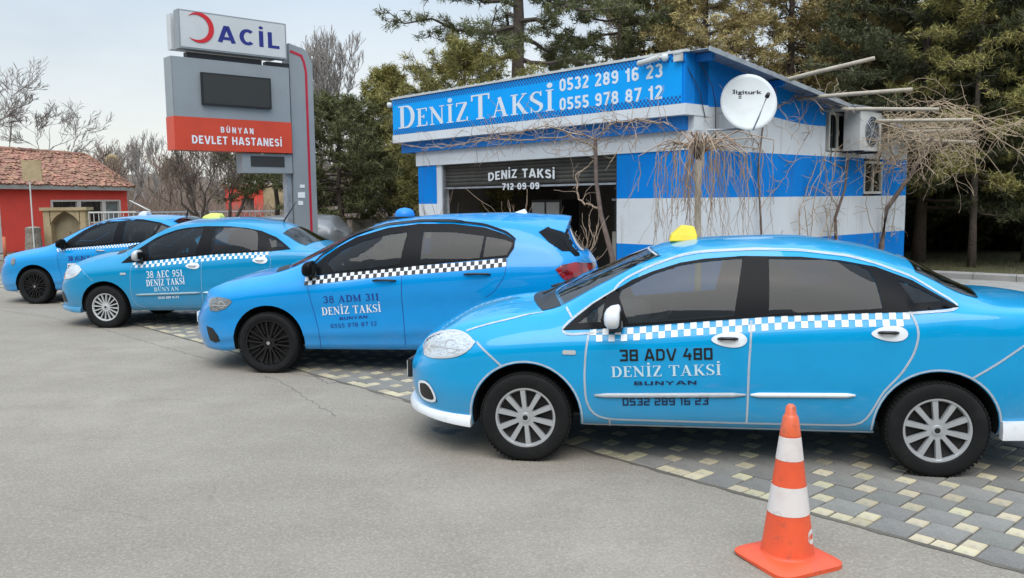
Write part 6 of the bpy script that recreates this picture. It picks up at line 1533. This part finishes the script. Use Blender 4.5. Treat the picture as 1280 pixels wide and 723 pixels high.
def shrub(loc, label, seed, h, m, n=7):
    rd = random.Random(seed); t = empty('bare_shrub', loc, 0, label, 'shrub'); mb = MB()
    for i in range(n): grow(mb, rd, Vector((rd.gauss(0, .04), rd.gauss(0, .04), 0)), Vector((rd.gauss(0, .28), rd.gauss(0, .28), 1)).normalized(), h*.45, .014, 3, .3, .45, (1, 2), .0045)
    mb.build('stems', m, t)['kind'] = 'stuff'
def groundat(px, Y): q = at(px, 250, Y); return (q.x, Y, 0)
shrub(groundat(650, 13.8), 'bare forked shrub in front of the open office doorway', 3, 1.75, M['weep'], 3); shrub(groundat(737, 12.6), 'bare shrub behind the hatchback tail lamp', 4, 1.25, M['weep'], 4)
shrub(groundat(562, 15.4), 'bare shrub just inside the left door jamb', 6, 1.7, M['vine'], 2)

# ------------------------------------------------------------------ red house
hc = Vector((-17.6, 39.0)); hd_ = Vector((.18, .98)).normalized(); hl = 13.
house = empty('red_house', (hc.x-hd_.x*hl, hc.y-hd_.y*hl, 0), math.atan2(hd_.y, hd_.x), 'low red house with a tiled roof at the left edge', 'house')
HW = hl; EZ = 2.50; RZ = 3.98
def hxz(px, py): a, z = onp(px, py, (hc.x, hc.y), (hd_.x, hd_.y)); return HW+a, z
def hbox(name, m, x0, x1, y0, y1, z0, z1, par=house): return MB().span((x0, y0, z0), (x1, y1, z1)).build(name, m, par)
wx = [(hxz(65, 265)[0], hxz(98, 265)[0]), (hxz(100, 265)[0], hxz(129, 265)[0]), (hxz(131, 265)[0], hxz(150, 265)[0])]
wz0, wz1 = .95, 1.95
hbox('wall', M['house_red'], 0, wx[0][0]-.06, 0, .25, 0, EZ); hbox('wall', M['house_red'], wx[2][1]+.06, HW, 0, .25, 0, EZ); hbox('wall', M['house_red'], wx[0][0]-.06, wx[2][1]+.06, 0, .25, 0, wz0); hbox('wall', M['house_red'], wx[0][0]-.06, wx[2][1]+.06, 0, .25, wz1, EZ)
hbox('wall', M['house_red'], HW-.25, HW-.002, .25, 4.2, 0, EZ); hbox('wall', M['house_red'], 0, .25, .25, 4.2, 0, EZ); hbox('wall', M['house_red'], .25, HW-.25, 3.95, 4.2, 0, EZ)
for i, (a, b) in enumerate(wx):
    mb = MB(); [mb.span(p, q) for p, q in (((a-.06, -.02, wz0), (a+.06, .14, wz1)), ((b-.06, -.02, wz0), (b+.06, .14, wz1)), ((a+.06, -.02, wz1-.07), (b-.06, .14, wz1)), ((a+.06, -.02, wz0), (b-.06, .14, wz0+.06)))]
    f = mb.build('window', M['cream_frame'], house); hbox('window_pane', M['glass'] if i < 2 else M['screen'], a+.06, b-.06, .08, .10, wz0+.06, wz1-.07, f)
dx0 = hxz(0, 290)[0]; hbox('door', M['ac'], dx0-1.2, dx0+.05, -.03, -.002, 0, 2.1)
ov = .28; yr = 2.05
hbox('fascia_board', M['conc'], -ov, HW+.1, -ov, -ov+.06, EZ-.14, EZ+.02)
mb = MB(); mb.add([(-ov, -ov, EZ), (HW+.1, -ov, EZ), (HW+.1, yr, RZ), (-ov, yr, RZ), (HW+.1, 4.2+ov, EZ), (-ov, 4.2+ov, EZ)], [(0, 1, 2, 3), (1, 4, 2), (4, 5, 3, 2), (0, 3, 5), (0, 5, 4, 1)]); rf_ = mb.build('roof', M['tile'], house)
tl = MB(); rd = random.Random(2); rows = 17; slope = Vector((0, yr+ov, RZ-EZ)); nrm = Vector((0, -(RZ-EZ), yr+ov)).normalized()
for j in range(rows):
    q0, q1 = j/rows, (j+1.25)/rows; x = -ov
    while x < HW+.05:
        w_ = .20; dz = rd.gauss(0, .014); p0 = Vector((x+rd.gauss(0, .008), -ov, EZ))+slope*(q0+rd.gauss(0, .006))+nrm*(.05+dz); p1 = Vector((x+rd.gauss(0, .008), -ov, EZ))+slope*q1+nrm*(.020+dz); vs = []
        for p in (p0, p1):
            for k in range(4): t = k/3; vs.append(p+Vector((w_*t, 0, 0))+nrm*(.045*math.sin(math.pi*t)))
        vs += [p0+Vector((w_*t_, 0, 0))-nrm*.045 for t_ in (0, 1)]
        tl.add(vs, [(0, 1, 5, 4), (1, 2, 6, 5), (2, 3, 7, 6), (8, 9, 3, 2, 1, 0)]); x += w_+.005
tl.build('roof_tiles', M['tile'], house)['kind'] = 'stuff'
mb = MB()
for i in range(int((HW+ov)/.33)): mb.tube([(-ov+i*.33, yr, RZ+.05+rd.gauss(0, .012)), (-ov+(i+1)*.33+.03, yr, RZ+.06+rd.gauss(0, .012))], [.11, .09], 7)
for i in range(7): a = Vector((HW+.1, yr, RZ+.06)).lerp(Vector((HW+.1, -ov, EZ+.06)), i/7); b_ = Vector((HW+.1, yr, RZ+.06)).lerp(Vector((HW+.1, -ov, EZ+.06)), (i+1.1)/7); mb.tube([b_, a], [.09, .07], 7)
mb.build('ridge_tiles', M['tile'], house)['kind'] = 'stuff'
hy = 38.
p = at(162, 251, hy-.3); q = at(188, 264, hy-1.0); o = MB().tube([p, p.lerp(q, .5), q], .035, 8).build('gutter_pipe', M['ac'], None, smooth=True); tag(o, 'pale slanting pipe leaving the right corner of the red house', 'pipe')
p = at(140, 202, 43); t = empty('satellite_dish', p, 0, 'small beige satellite dish beyond the tiled roof end', 'satellite dish')
MB().lathe([(.001, .09), (.2, .065), (.37, .0), (.38, -.01), (.2, .04)], 20, 'Y').build('reflector', M['stone'], t, smooth=True); MB().tube([(0, .08, 0), (0, .12, -2.2)], .03, 6).build('mast', M['steel'], t)
# stone fountain and pillar
fy = 28.; fl = at(53, 262, fy); fr2 = at(106, 262, fy); fw = fr2.x-fl.x; ft = at(80, 259.5, fy).z
ftn = empty('stone_fountain', (fl.x, fy, 0), 0, 'yellow stone wall fountain with a pointed arched niche before the red house', 'fountain')
n = 14; arch = []; cx = fw/2+.02; ar = fw*.34; az_ = ft-.62
for i in range(n+1):
    t = math.pi*i/n; arch.append((cx+ar*math.cos(t)*(1+.05*math.cos(4*t)), az_+ar*math.sin(t)*.92+.07*max(0, 1-abs(t-math.pi/2)*3)))
outer = [(0, 0), (0, ft-.10), (fw, ft-.10), (fw, 0)]
mb = MB(); P_ = arch
mb.prism([(0, 0), (cx-ar, 0), (cx-ar, az_), (0, az_)], 0, .35); mb.prism([(cx+ar*1.0, 0), (fw, 0), (fw, az_), (cx+ar, az_)], 0, .35)
for i in range(n): mb.prism([arch[i], (arch[i][0] if 1 else 0, ft-.10), (arch[i+1][0], ft-.10), arch[i+1]], 0, .35)
mb.prism([(0, az_), (cx-ar*1.0, az_), (cx-ar, ft-.10), (0, ft-.10)], 0, .35); mb.prism([(cx+ar, az_), (fw, az_), (fw, ft-.10), (cx+ar, ft-.10)], 0, .35)
mb.build('fountain_wall', M['stone'], ftn); MB().span((cx-ar-.02, .30, 0), (cx+ar+.02, .34, ft-.12)).build('niche', mat('niche_stone', (.33, .27, .17), .9, noise=[(4, (.25, .20, .13), .4, .7)]), ftn)
MB().span((-.08, -.06, ft-.10), (fw+.08, .42, ft)).build('coping', M['stone'], ftn); MB().span((cx-ar, -.35, 0), (cx+ar, .0, .38)).build('basin', M['stone_grey'], ftn); MB().tube([(cx, .28, .85), (cx, .18, .85), (cx, .16, .80)], .02, 6).build('spout', M['stone'], ftn)
p = at(42, 300, 27.6); mb = MB(); vs = []
rd = random.Random(4)
prof = [(.27, 0), (.26, .3), (.25, .6), (.22, .85), (.235, 1.02), (.10, 1.06)]
mb.lathe(prof, 10, 'Z'); mb.v = [(x*(1+rd.gauss(0, .03)), y*(1+rd.gauss(0, .03)), z) for x, y, z in mb.v]; mb.f.append(tuple(50+k for k in range(10))); mb.m.append(0)
mb.build('block', M['stone_grey'], None); o = bpy.context.scene.objects['block']; o.location = (p.x, 27.6, 0); o.name = 'stone_pillar'; tag(o, 'rough grey stone pillar left of the yellow fountain', 'pillar')
bp_ = at(40, 278, 27.3); t = empty('sign_board', (bp_.x, 27.3, 0), 0, 'plain beige square board on a thin pole by the stone pillar', 'sign')
q0, q1 = at(28.5, 226, 27.3), at(51, 200.5, 27.3); mb = MB(); mb.box(((q0.x+q1.x)/2-bp_.x, 0, (q0.z+q1.z)/2), (q1.x-q0.x, .03, q1.z-q0.z)); mb.build('board', M['stone'], t); MB().tube([(0, .03, 0), (0, .03, q0.z+.1)], .022, 8).build('pole', M['ac'], t)
p = at(5, 300, 26.5); o = MB().tube([(0, 0, 0), (0, 0, .78)], .05, 8).build('pipe_post', mat('orange_post', (.50, .13, .06), .6), None, smooth=True); o.location = (p.x, 26.5, 0); tag(o, 'short orange-red post at the far left road edge', 'post')
o = MB().span((-1.6, 0, 0), (1.6, .25, .16)).build('kerb_block', M['conc'], None); p = at(20, 316, 27.2); o.location = (p.x, 27.2, 0); tag(o, 'low pale kerb in front of the red house', 'kerb')
# railings
def railing(name, label, pa, pb, h, step, m, posts=2.2, th=.018, mid=True):
    pa, pb = Vector(pa), Vector(pb); t = empty(name, pa, 0, label, 'fence'); d = pb-pa; Ln = d.length; u = d.normalized()
    MB().bar((0, 0, h), d+Vector((0, 0, h)), .05, .05).build('rail', m, t); MB().bar(Vector((0, 0, .15)), d+Vector((0, 0, .15)), .04, .04).build('rail', m, t)
    bal = None
    for i in range(int(Ln/step)+1):
        c = u*(i*step)
        if bal is None: bal = MB().box((0, 0, (h+.15)/2+.0), (th, th, h-.17)).build('baluster', m, t); bal.location = c
        else: b2 = bal.copy(); COL.objects.link(b2); b2.location = c
    return t
a, b = at(84, 300, 27.4), at(172, 300, 27.4); railing('railing', 'white vertical bar railing between stone fountain and red house window', (a.x+.75, 27.4, 0), (b.x, 27.4, 0), 1.50, .16, M['ac'])
a, b = at(168, 270, 34), at(525, 270, 34); railing('railing', 'long grey railing crossing behind the taxis under the sign', (a.x, 34, 0), (b.x, 34, 0), 1.42, .22, M['steel'])
# second red building
by = 46.; p = at(283, 280, by); q = at(330, 280, by); r_ = at(362, 280, by); zt_ = at(305, 234, by).z
t = empty('far_building', (p.x, by, 0), 0, 'distant red and beige building with one dark window under the sign', 'building'); wR = q.x-p.x; wB = r_.x-p.x
mb = MB(); wa, wb_, wc, wd_ = .85, 1.55, at(300, 263, by).z, at(300, 248, by).z
for c in (((0, 0, 0), (wa, 3, zt_)), ((wb_, 0, 0), (wR, 3, zt_)), ((wa, 0, 0), (wb_, 3, wc)), ((wa, 0, wd_), (wb_, 3, zt_))): MB().span(*c).build('wall', M['house_red'], t)
MB().span((wa, .2, wc), (wb_, .22, wd_)).build('window', M['room_dark'], t); MB().span((wR, .05, 0), (wB+1.2, 3, zt_+.1)).build('wall', M['stone'], t); MB().span((-.15, -.15, zt_), (wR+.1, 3.1, zt_+.15)).build('roof', M['tile'], t)
# low wall and parked car left of the office
a, b = at(440, 270, 24), at(522, 270, 24); o = MB().span((0, 0, 0), (b.x-a.x, .2, 1.25)).build('low_wall', M['stone_grey'], None); o.location = (a.x, 24, 0); tag(o, 'low dark wall with pale patches between pines and office', 'wall')
X_r = at(441, 270, 20.3).x
c5 = Car(EGE, (X_r-3.72, 20.8), .05, zk=.87, name='parked_car', label='silver-grey parked car half hidden behind the sign pylon', paint=M['pick'])
c5.both('window_trim', [(.5, 1.0), (.95, 1.24), (1.6, 1.34), (2.5, 1.30), (2.85, 1.10), (2.4, 1.06)], M['glass'], .004)
for u in (0, 2.66):
    for sg in (-1, 1): wheel(c5, u, sg, .312, .205, .225, 'ten', M['alloy'])
# the other side of the road: trees and a pale block that the windows and paint mirror
n = 34000; xs = rng.uniform(-40, 45, n); ys = -17-rng.uniform(0, 6, n); hh = 8+2.4*np.sin(xs*.33)+1.3*np.sin(xs*.9+1); zs_ = rng.uniform(0, 1, n)**.8*hh
P = np.stack([xs, ys, zs_], 1); V = blades(P, rng.normal(size=(n, 3)), rng.uniform(.5, 1.2, n), rng.uniform(.25, .5, n), rng)
tag(arrmesh('roadside_wood', V, np.arange(len(V)), M['dark']), 'dark wood on the far side of the road, mirrored in the taxi windows', 'trees', kind='stuff')

for o in bpy.data.objects:
    if 'wheel_bolts' in o.name: o['kind'] = 'stuff'
